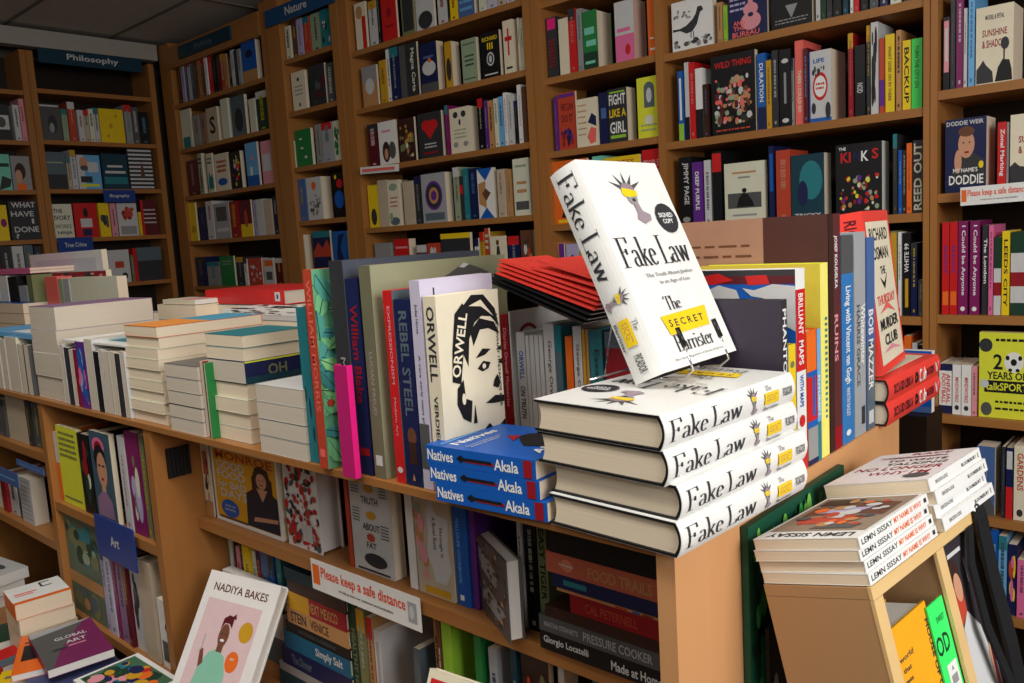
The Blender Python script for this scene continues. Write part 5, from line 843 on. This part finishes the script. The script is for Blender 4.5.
spinepile([(223, 569, 'white', 'white book lying above the black one, behind the baking book', [], False), (226, 573, 'black', 'black book lying behind the baking book', [], True), (226, 588, 'pale', 'pale book lying behind the baking book', [], True), (226, 612, 'steel', 'blue-grey book lying behind the baking book', [], True), (226, 636, 'tan', 'tan book lying behind the baking book', [], True)],
          PY(281, 590, .81).x, .81, S2, 'books lying behind the baking book', dep=.022)
# notice strips
def notice(name, A, B_, h, label, Y, items, bend=0):
    mb = MB(); w_ = (B_ - A).length; n = 12; t = .0012
    d = (B_ - A).normalized(); up = Vector((0,0,1)); up = (up - d * up.dot(d)).normalized(); nrm = d.cross(up)     # -y side
    mb.prism([A, A + d * w_, A + d * w_ + up * h, A + up * h], nrm * -t, mat('white', .4))
    decals(mb, (A + nrm * .0, d * w_, up * h, nrm, 0), items)
    return tag(mb.build(name), label, 'notice', 'distance notices on shelf edges')
sd = [rc(.015,.2,.085,.85,'orange'), tx('Please keep a safe distance', .49, .60, .78, .46, (228,84,48)), tx('to help protect our customers and booksellers', .52, .25, .5, .1, 'photo'), rc(.90,.2,.97,.8,'silver'), el(.93,.5,.02,.2,'pale')]
notice('notice_strip', PY(313, 588, .774), PY(422, 633, .774), .055, 'white and orange distance notice on the counter shelf edge', .69, sd)
notice('notice_strip', PY(960.5, 206, 2.66), PY(1036, 200, 2.66), .052, 'white and red distance notice on the right bay shelf edge', 2.655, sd)
notice('notice_strip', PY(360.5, 174.5, 2.655), PY(399, 171, 2.655), .034, 'small white and red notice on the middle bay shelf edge', 2.655, [rc(.05,.3,.9,.7,'salmon'), rc(.05,.1,.9,.3,'pale')])
# ---- art bay
frida = [rc(0,0,1,1,(60,90,105)), el(.42,.84,.3,.1,'pink'), el(.42,.82,.2,.08,'crimson'), el(.45,.7,.3,.16,'black'), el(.5,.58,.24,.2,'skin'), rc(.4,.3,.6,.46,'skin'), pg([(.1,.05),(.9,.05),(.85,.25),(.6,.34),(.4,.34),(.12,.25)], 'mauve'), rc(.34,.62,.46,.64,'black'), rc(.54,.62,.66,.64,'black'), el(.5,.48,.06,.015,'crimson')]
land = [rc(0,0,1,1,(92,110,92)), rc(0,.3,1,.42,'tan')] + rnd_blobs(57, 30, ['dark_green','olive','sage','teal'], .0, 1, .5, 1, .14) + rnd_blobs(58, 14, ['olive','steel','tan'], .0, 1, .02, .3, .14)
row([sp(54,59,434,'orange',sp=[rc(0,.55,1,1,'pale')]), fo(60,80,80.5,430,'lemon',d='bright yellow lettered cover',fr=lines(random.Random(3),.1,.9,.9,5,.07,'olive',.03)+[rc(.1,.08,.9,.1,'olive')]), sp(81.5,92,436,'black',d='black flowered',sp=rnd_blobs(59,9,['crimson','dark_green','ivory'],.1,.9,.1,.95,.25)), fo(94,113,119,434,'steel',d='painted portrait with pink flowers',fr=frida), sp(120,126,438,'pale'), sp(127,139,430,'plum',sp=rnd_blobs(60,9,['lilac','ivory','olive'],.1,.9,.1,.95,.22)), sp(140,145,436,'olive'), sp(145.6,150,440,'charcoal')],
    -.585, 'art bay upper shelf', 480, Yf=.71, hmax=.225, depth=.13)
row([fo(68,102,103,520,'sage',d='green landscape painting cover',fr=land,hard=True), sp(104,107,548,'lilac'), sp(108,113,548,'lavender'), sp(114,117,548,'plum'), sp(118,124,552,'mauve'), sp(125,128,562,'maroon'), fo(129.5,138,139,562,'pale',d='grey spotted cover',fr=rnd_blobs(61,9,['photo','charcoal'],.1,.9,.1,.9,.2)), sp(140,152,564,'beige',sp=[]), fo(154.5,168,169,602,'white',d='white cover with dark paintings',fr=[pg([(.4,.6),(.7,.85),(.9,.55),(.6,.5)],'charcoal'),rc(.1,.1,.5,.4,'photo'),rc(.6,.1,.9,.4,'mauve')])],
    -.87, 'art bay lower shelf', 600, Yf=.71, hmax=.25, depth=.13)
a, b = PY(97, 541, .69), PY(136, 562, .69)
sign_board('shelf_sign', UPRIGHT((a.x, .69, PY(97, 553, .69).z)), b.x - a.x, PY(97, 515, .69).z - PY(97, 553, .69).z, .003, 'signblue', [tx('Art', .5, .5, .22, .24, 'pale')], 'blue Art sign hung on the counter shelf edge', group='section signs')
# ---- far left lower bay
row([sp(-20,-4,400,'charcoal'), sp(-3,6,400,'photo'), sp(8,26,396,'beige',sp=[]), sp(27,31,402,'charcoal'), sp(32,40,402,'photo')], -.47, 'far left counter shelf', 430, Yf=.716, hmax=.125, depth=.13)
row([sp(-16,-6,480,'steel'), sp(-5,3,478,'ivory',sp=[]), sp(4,8.5,478,'crimson',sp=[]), sp(9,16,480,'pale'), sp(18,21,484,'charcoal'), fo(22,33,48,480,'pale',d='pale thick book with pages showing',fr=lines(random.Random(2),.1,.9,.9,9,.1,'silver',.03),pg=PAGEG)], -.70, 'lower far left counter shelf', 510, Yf=.716, hmax=.20, depth=.13)
sign_board('price_ticket', UPRIGHT((PY(-12, 460, .69).x, .69, PY(0, 480, .69).z)), PY(15, 460, .69).x - PY(-12, 460, .69).x, .04, .002, 'denim', [rc(.1,.4,.9,.5,'sky_blue')], 'blue shelf ticket at the left edge of the counter', 'ticket', 'blue tickets on the counter shelf edge')
sign_board('price_ticket', UPRIGHT((PY(16, 460, .69).x, .69, PY(30, 470, .69).z)), PY(43, 470, .69).x - PY(16, 460, .69).x, .016, .002, 'denim', [rc(.1,.4,.9,.5,'sky_blue')], 'narrow blue-grey strip on the far left shelf edge', 'ticket', 'blue tickets on the counter shelf edge')
# ---------------------------------------------------------------- books on the low ledge, bottom left
def quadbook(p, w_, h, ang, t, z, c, label, fr=None, group='books lying on the low ledge', page=None, spine=None):
    """cover up; p = world xy of the title-side left corner, ang = direction of the lettering"""
    a_ = math.radians(ang); rx = Vector((math.cos(a_), math.sin(a_), 0)); dn = Vector((math.sin(a_), -math.cos(a_), 0))   # rx reading dir, dn towards the foot
    o = Vector((p[0], p[1], z)) + dn * h
    return book(basis((0,0,1), rx, -dn, o), w_, t, h, c, label, group, front=fr, page=page or PAGEW, spine=spine)
zg = 1.5 - .83
A0 = PZ(28, 636, zg); B0 = PZ(90, 617, zg); C0 = PZ(102.5, 650.6, zg); D0 = PZ(34, 675, zg)
# global art: landscape, lettering along D->C direction
rx = (B0 - A0).normalized(); gw = (B0 - A0).length; gh = (D0 - A0).length; ang = math.degrees(math.atan2(rx.y, rx.x))
gl = [rc(0,0,1,1,(120,36,88)), pg([(0,1),(1,1),(.86,.96),(0,.8)], 'silver'), pg([(0,.86),(.86,.96),(.7,.8),(.3,.35),(.1,0),(0,0)], 'photo'), tx('GLOBAL', .56, .66, .5, .08, 'pale'), tx('ART', .6, .52, .32, .08, 'pale'), rc(.45,.40,.72,.425,'rose'), rc(.2,.38,.42,.42,'charcoal')]
quadbook((A0.x, A0.y), gw, gh, ang, .018, zg - .018, 'plum', 'purple and grey book lying on top at the ledge', gl)
quadbook((A0.x - .055, A0.y + .0), .125, .2, ang - 14, .014, zg - .018 - .0146, 'orange', 'orange book directly under the purple and grey one', [rc(.1,.3,.4,.7,'black'), rc(.1,.75,.8,.8,'brown')])
quadbook((A0.x + .02, A0.y - .04), .165, .26, ang + 3, .012, zg - .018 - .0146 - .0126, 'denim', 'large slate blue magazine under the orange book', [rc(0,0,1,1,(64,70,110))])
zp = 1.5 - .8498; pc = [rc(.08,.1,.92,.96,(70,110,80))] + rnd_blobs(62, 60, ['red','gold','teal','dark_green','rose','orange','navy'], .08, .92, .1, .96, .13) + [tx('EXPRESS', .5, .05, .6, .05, 'charcoal')]
T0 = PZ(73, 680, zp)
quadbook((T0.x, T0.y), .135, .2, 91, .012, zp - .012, 'white', 'white book with colourful abstract painting cover', pc)
zw = 1.5 - .775
Q0 = PZ(3, 591, zw); tq4 = (zw - ZL - .001) / 4
for k in range(4):
    quadbook((Q0.x, Q0.y), .120, .12, 90 - 2 * k, tq4 - .0006, ZL + .0006 + k * tq4, 'orange' if k == 3 else 'cream', ['lowest', 'second lowest', 'third', 'topmost'][k] + ' paperback of the white-and-orange-topped ledge pile', [rc(.0,.12,1,1,'white'), rc(.1,.5,.5,.56,'salmon'), rc(.1,.4,.42,.45,'salmon'), rc(.6,.62,.64,.9,'charcoal'), rc(.6,.62,.8,.66,'charcoal'), rc(.6,.86,.8,.9,'charcoal')] if k == 3 else None, 'ledge pile with white and orange top', page=PAGE)
zz_ = ZL + .028
for u_, v_, w_, h_, an, t_, c_, l_, f_ in [(-22, 628, .15, .12, 80, .02, 'dark_green', 'dark green book low on the ledge at the left edge', None), (-16, 655, .15, .10, 95, .024, 'red', 'red book low on the ledge at the left edge', [rc(0,0,1,.4,'steel')]), (2, 672, .07, .06, 60, .028, 'yellow', 'small yellow book at the ledge front', [rc(.2,.3,.8,.5,'olive')])]:
    q_ = PZ(u_, v_, zz_); quadbook((q_.x, q_.y), w_, h_, an, t_, ZL + .0006, c_, l_, f_)
for k in range(3):
    quadbook((-2.74, .69), .2, .15, 4 * k, .03, ZL + .0006 + k * .0306, ['pale', 'steel', 'pale'][k], ['lowest', 'middle', 'topmost'][k] + ' book of the pale pile at the far left ledge', rnd_blobs(63, 8, ['photo','denim','silver'], .1, .9, .1, .9, .2) if k == 2 else None, 'pale pile at the far left ledge')
# fill under the ledge books so that they rest
zu = zg - .018 - .0146 - .0126
for k in range(2):
    t = (zu - ZL - .001) / 2
    quadbook((A0.x + .02, A0.y - .02), .14, .2, ang + 2, t - .0006, ZL + .0006 + k * t, ['navy', 'charcoal'][k], ['dark navy book at the bottom of the ledge pile', 'charcoal book under the slate blue magazine'][k])
tq = zp - .012 - ZL - .001
# baking book leaning at the shelf front
def leaner(px, pz, Y, ps, al, w_, h, t, c, label, fr, page=None):
    ps, al = math.radians(ps), math.radians(al); Rr = Vector((math.cos(ps), math.sin(ps), 0)); N_ = Vector((math.sin(ps), -math.cos(ps), 0)); Zz = Vector((0,0,1))
    up = Zz * math.cos(al) - N_ * math.sin(al); n = N_ * math.cos(al) + Zz * math.sin(al)
    o = Vector((px, Y, 1.5 + pz)) - up * h - n * t
    book(basis(n, Rr, up, o), w_, t, h, c, label, None, hard=True, front=fr, page=page or PAGEW)
nad = [rc(0,0,1,1,(236,232,230)), tx('NADIYA BAKES', .5, .89, .76, .06, 'brown'), rc(.1,.06,.86,.8,(226,196,198)), el(.74,.62,.09,.075,'gold'), el(.68,.4,.085,.075,'orange'), tx('BBC', .68, .42, .06, .016, 'pale'),
       pg([(.22,.06),(.66,.06),(.64,.3),(.56,.42),(.44,.46),(.34,.42),(.26,.3)], (140,200,175)), rc(.43,.44,.51,.5,'dark_skin'), el(.47,.56,.068,.085,'dark_skin'), pg([(.4,.6),(.41,.68),(.47,.71),(.54,.7),(.545,.62),(.5,.65),(.44,.65)], 'maroon'), pg([(.5,.69),(.55,.73),(.57,.69)], 'maroon'), el(.47,.525,.03,.01,'white'), el(.445,.57,.008,.006,'black'), el(.495,.57,.008,.006,'black'),
       pg([(.26,.3),(.22,.42),(.26,.44),(.31,.34)], 'dark_skin'), rc(.225,.42,.235,.54,'silver'), el(.4,.1,.2,.05,'rose'), el(.62,.08,.1,.04,'ivory')]
leaner(-1.5237, -.6203, .75, 10.6, 32.5, .1961, .2494, .021, 'white', 'white baking book with smiling woman in green, leaning by the counter', nad)
rb = PY(430, 668, .745)
leaner(rb.x, rb.z - 1.5, .745, 6, 25, .13, rb.z - S2 + .008, .018, 'cream', 'cream-edged red cover leaning at the bottom of the photo', [rc(.05,.04,.95,.95,'red'), rc(.1,.3,.9,.6,'salmon')], PAGEW)
# ---------------------------------------------------------------- tilted display rack at the right
th = math.radians(4.8); ph = math.radians(14); bb_ = Vector((math.sin(th), math.cos(th), 0)); pp = Vector((-math.cos(th), math.sin(th), 0)); ZZ = Vector((0,0,1))
aa = pp * math.cos(ph) - ZZ * math.sin(ph); nn = ZZ * math.cos(ph) + pp * math.sin(ph)
P0 = ray(868, 588); P0 = P0 * (.815 / P0[1]); P0.z += H
Lm = basis(-aa, bb_, nn, P0)         # local x towards the opening, y away, z up
rk = empty('display_rack', Lm, 'tilted birch-edged display rack with open front beside the counter', 'display rack')
def rpart(name, a, b, m):
    mb = MB(); mb.box(a, b, m); o = mb.build(name, rk); return o
DW = .120; zb_ = -1.10
rpart('top_board', (-DW, 0, -.012), (0, .315, 0), BROWNP)
for i, (y0, y1) in enumerate([(0, .012), (.166, .182), (.300, .315)]): rpart('side_panel', (-DW, y0, zb_), (-.0012, y1, -.0125), BROWNP if i == 0 else BROWNP)
rpart('front_edge', (-.001, -.0005, -.013), (.003, .3155, .0005), BIRCH)
for y0, y1 in [(-.0005, .020), (.163, .184), (.296, .3155)]: rpart('front_edge', (-.001, y0, zb_), (.003, y1, -.0135), BIRCH)
rpart('back_panel', (-DW, .0125, zb_), (-DW + .006, .2995, -.0125), BROWNP)
rpart('rack_shelf', (-DW + .0065, .0125, -.24), (-.0015, .1655, -.228), BROWNP); rpart('rack_shelf', (-DW + .0065, .1825, -.27), (-.0015, .2995, -.258), BROWNP)
def rbook(x, y, z, bx, by, bz, *args, **kw):
    m = Lm @ Matrix.Translation((x, y, z)) @ basis(bx, by, bz, (0,0,0)); return book(m, *args, **kw)
sis = [tx('LEMN SISSAY', .5, .76, .42, .5, 'charcoal', -90), tx('MY NAME IS WHY', .5, .32, .42, .5, 'orange', -90), rc(.3,.03,.7,.07,'charcoal')]
lem = [rc(.04,.04,.96,.84,(150,130,112)), tx('LEMN SISSAY', .5, .92, .82, .08, 'charcoal'), pg([(.1,.2),(.4,.15),(.9,.3),(.9,.5),(.4,.45),(.1,.5)], 'brown'), pg([(.2,.5),(.6,.48),(.85,.6),(.8,.7),(.3,.66)], 'brick'), pg([(.3,.3),(.7,.32),(.8,.44),(.4,.42)], 'lilac'), pg([(.15,.7),(.5,.7),(.6,.8),(.2,.8)], 'photo'), rc(.45,.4,.6,.56,'pale'), pg([(.5,.1),(.9,.1),(.9,.26),(.6,.22)], 'dark_brown')] + rnd_blobs(71, 20, ['brick','tan','orange','photo','pale'], .06, .94, .1, .82, .08)
for k in range(4):
    rbook(.0 + (.002, 0, -.001, .001)[k], .002 + .178 + (0, .002, -.001, 0)[k], .0012 + k * .0124, (0,0,1), (-1,0,0), (0,-1,0), .122, .0121, .178, 'white', ['lowest', 'second lowest', 'third', 'topmost'][k] + ' paperback with orange spine lettering on the tilted rack', 'paperbacks with orange spine lettering on the rack', spine=[rc(0,0,1,1,'white')] + sis, front=lem if k == 3 else None, page=PAGE)
why = [tx('WHY I\'M', .58, .28, .6, .11, 'crimson'), tx('NO LONGER', .5, .44, .86, .11, 'crimson'), tx('TALKING', .6, .58, .6, .08, 'charcoal'), tx('TO WHITE', .55, .7, .6, .07, 'maroon'), tx('PEOPLE ABOUT', .42, .82, .6, .06, 'rose'), tx('RACE', .6, .92, .4, .06, 'crimson'), el(.18,.85,.12,.07,'photo'), rc(.2,.18,.8,.2,'charcoal')]
why = [(('t', i[1], 1 - i[2], 1 - i[3], i[4], i[5], i[6], 180)) if i[0] == 't' else i for i in why]
whs = [tx('RENI EDDO-LODGE', .5, .78, .22, .28, 'charcoal', -90), tx('BLOOMSBURY', .5, .25, .3, .28, 'charcoal', -90), rc(.3,.05,.7,.07,'grey')]
for k in range(4):
    rbook(.002 + (.003, -.002, .002, 0)[k], .190 + .172 + (.004, .002, .005, 0)[k], .0012 + k * .0158, (0,0,1), (-1,0,0), (0,-1,0), .13, .0155, .172, 'white', ['lowest', 'second lowest', 'third', 'topmost'][k] + ' white paperback of the rear pile on the tilted rack', 'white paperbacks at the rear of the rack', spine=[rc(0,0,1,1,'white')] + whs, front=[rc(0,0,1,1,(238,232,234))] + why if k == 3 else None, page=PAGE)
# inside the rack: orange book, black-topped book, green card, photograph book, strap
fx = -.016
m0 = Lm @ basis((-1,0,0),(0,-1,0),(0,0,1),(0,0,0))
def rface(x, y, z, w_, t, h, c, label, front, spine=None, lean=0, **kw):      # cover towards the opening (+x), spine on the near side
    m = Lm @ Matrix.Translation((x, y, z)) @ Matrix.Rotation(math.radians(lean), 4, 'Y'); return book(m, w_, t, h, c, label, None, front=front, spine=spine, **kw)
rface(-.052, .024, -.2275, .10, .046, .172, 'gold', 'orange-yellow thick book in the near opening of the rack', [rc(0,0,1,1,(245,170,30)), tx('world', .3, .80, .34, .035, 'charcoal'), tx('that', .26, .73, .2, .03, 'charcoal'), tx('gets', .24, .66, .2, .03, 'charcoal'), tx('HOUSE OF GLASS', .92, .6, .6, .07, 'charcoal', -90)], spine=[rc(0,0,1,1,(245,170,30))], hard=True, page=PAGEW)
rface(-.100, .020, -.2275, .12, .040, .192, 'charcoal', 'black-topped white book behind the orange-yellow one', [rc(0,0,1,1,'white')], hard=True, page=PAGEW)
m = MB(); m.box((0, 0, 0), (.0015, .044, .165), mat('bright_green', .4))
decals(m, (Vector((.0015, 0, 0)), Vector((0, .044, 0)), Vector((0, 0, .165)), Vector((1, 0, 0)), 0), [rc(0,0,1,1,(60,245,110)), tx('OD', .42, .72, .8, .13, 'dark_green'), tx('SWEET', .6, .88, .5, .04, 'green'), rc(.3,.36,.9,.58,'white'), tx('A', .6, .54, .12, .03, 'charcoal'), rc(.42,.44,.78,.5,'grey'), rc(.42,.39,.78,.42,'grey')])
o = m.build('price_card'); o.matrix_world = Lm @ Matrix.Translation((-.0045, .118, -.2272)) @ Matrix.Rotation(math.radians(0), 4, 'Y'); tag(o, 'bright green card in the near opening of the rack', 'card')
phot = [rc(0,0,1,1,(52,46,52)), pg([(.05,.0),(.6,.0),(.7,.3),(.55,.55),(.3,.66),(.12,.6)], 'pale'), pg([(.05,.6),(.3,.66),(.32,.8),(.12,.86)], 'brick'), el(.18,.86,.14,.07,'dark_brown'), el(.22,.79,.1,.07,'skin'), pg([(.6,.3),(.75,.55),(.8,.3),(.75,.0),(.66,.0)], 'maroon'), pg([(.58,.4),(.66,.5),(.6,.2)], 'skin'), rc(.7,.1,.72,.5,'silver'), rc(.12,.94,.5,.96,'pale'), rc(.5,.78,.52,.9,'silver')] + rnd_blobs(72, 10, ['silver','white'], .1, .6, .02, .3, .05)
rface(-.0175, .186, -.2575, .108, .014, .238, 'charcoal', 'dark cover with white-clad figure in the far opening of the rack', phot)
rface(-.04, .187, -1.0, .1, .02, .25, 'charcoal', 'black book low in the far opening of the rack', None) if 0 else None
# strap hanging over the far corner of the rack
m = MB(); BK = mat((14,14,17), .75)
def ribbon(pts, wd, th_=.0035):
    n = len(pts); vs = []; fs = []
    for i, p in enumerate(pts):
        p = Vector(p); q = Vector(pts[min(i+1, n-1)]) - Vector(pts[max(i-1, 0)]); s_ = Vector((0, 1, 0)); nr = q.cross(s_).normalized()
        ww = wd if not callable(wd) else wd(i / (n - 1))
        vs += [p - s_*ww/2 - nr*th_/2, p + s_*ww/2 - nr*th_/2, p + s_*ww/2 + nr*th_/2, p - s_*ww/2 + nr*th_/2]
    for i in range(n - 1):
        a = 4 * i
        for k in range(4): fs.append((a + k, a + (k+1) % 4, a + 4 + (k+1) % 4, a + 4 + k))
    fs += [(3,2,1,0), (4*n-4, 4*n-3, 4*n-2, 4*n-1)]; m.faces(vs, fs, BK)
ribbon([(.0055, .300, .0), (.0085, .296, -.01), (.010, .284, -.08), (.014, .276, -.16), (.012, .270, -.26), (.016, .262, -.42), (.014, .26, -.6)], .034)
ribbon([(.006, .262, -.012), (.008, .235, -.05), (.012, .225, -.12), (.016, .25, -.22), (.018, .262, -.30)], .016)
o = m.build('bag_strap'); o.matrix_world = Lm; tag(o, 'black cloth bag strap hung over the far corner of the rack', 'bag strap')
m = MB(); ring = [(.006 + .0, .296 + .010 * math.cos(t * .5236), -.004 + .010 * math.sin(t * .5236)) for t in range(13)]
m.tube(ring, .0016, metal('chrome', (.8, .8, .82), .2)); o = m.build('metal_ring', smooth=True); o.matrix_world = Lm; tag(o, 'small metal ring beside the black strap', 'ring')
# foliage picture standing against the counter end
gm = [rc(0,0,1,1,(22,80,58))] + rnd_blobs(81, 600, [(24,110,64),(40,150,60),(120,190,80),(14,60,65),(8,26,26),(60,160,90)], .0, 1, .4, 1, .03)
m = MB(); FLn = PX(838, 472, XE + .002).y - PX(742, 560, XE + .002).y; m.box((0, 0, 0), (.008, FLn, 1.085), mat('dark_green'))
decals(m, (Vector((.008, 0, 0)), Vector((0, FLn, 0)), Vector((0, 0, 1.085)), Vector((1, 0, 0)), 0), gm)
decals(m, (Vector((0, 0, 0)), Vector((.008, 0, 0)), Vector((0, 0, 1.085)), Vector((0, -1, 0)), 0), gm[:1])
o = m.build('picture_board'); o.location = (XE + .002, PX(742, 560, XE + .002).y, .0725 - .0); tag(o, 'tall board printed with green foliage against the counter end', 'picture')
gk = [rc(0,0,1,1,(26,34,30))] + rnd_blobs(82, 160, [(60,80,70),(150,170,180),(40,60,45),(90,110,100),(230,235,240)], .0, 1, .4, 1, .035)
y2 = PX(763, 640, XE + .016).y
m = MB(); m.box((0, 0, 0), (.005, .3, 1.03), mat('black'))
decals(m, (Vector((.005, 0, 0)), Vector((0, .3, 0)), Vector((0, 0, 1.03)), Vector((1, 0, 0)), 0), gk)
o = m.build('picture_board'); o.location = (XE + .0185, y2, .001); tag(o, 'dark illustrated board in front of the green foliage one', 'picture')
# lying books low in the right bay
row([sp(990,997,530,'nblue'), sp(998,1006,536,'sky_blue'), sp(1007,1016,545,'navy',sp=rnd_blobs(83,8,['yellow','pink','brick'],.1,.9,.1,.95,.2)), sp(1017,1026,560,'pink'), sp(1027,1040,555,'silver')], -1.22, 'right bay, sixth shelf', 590)
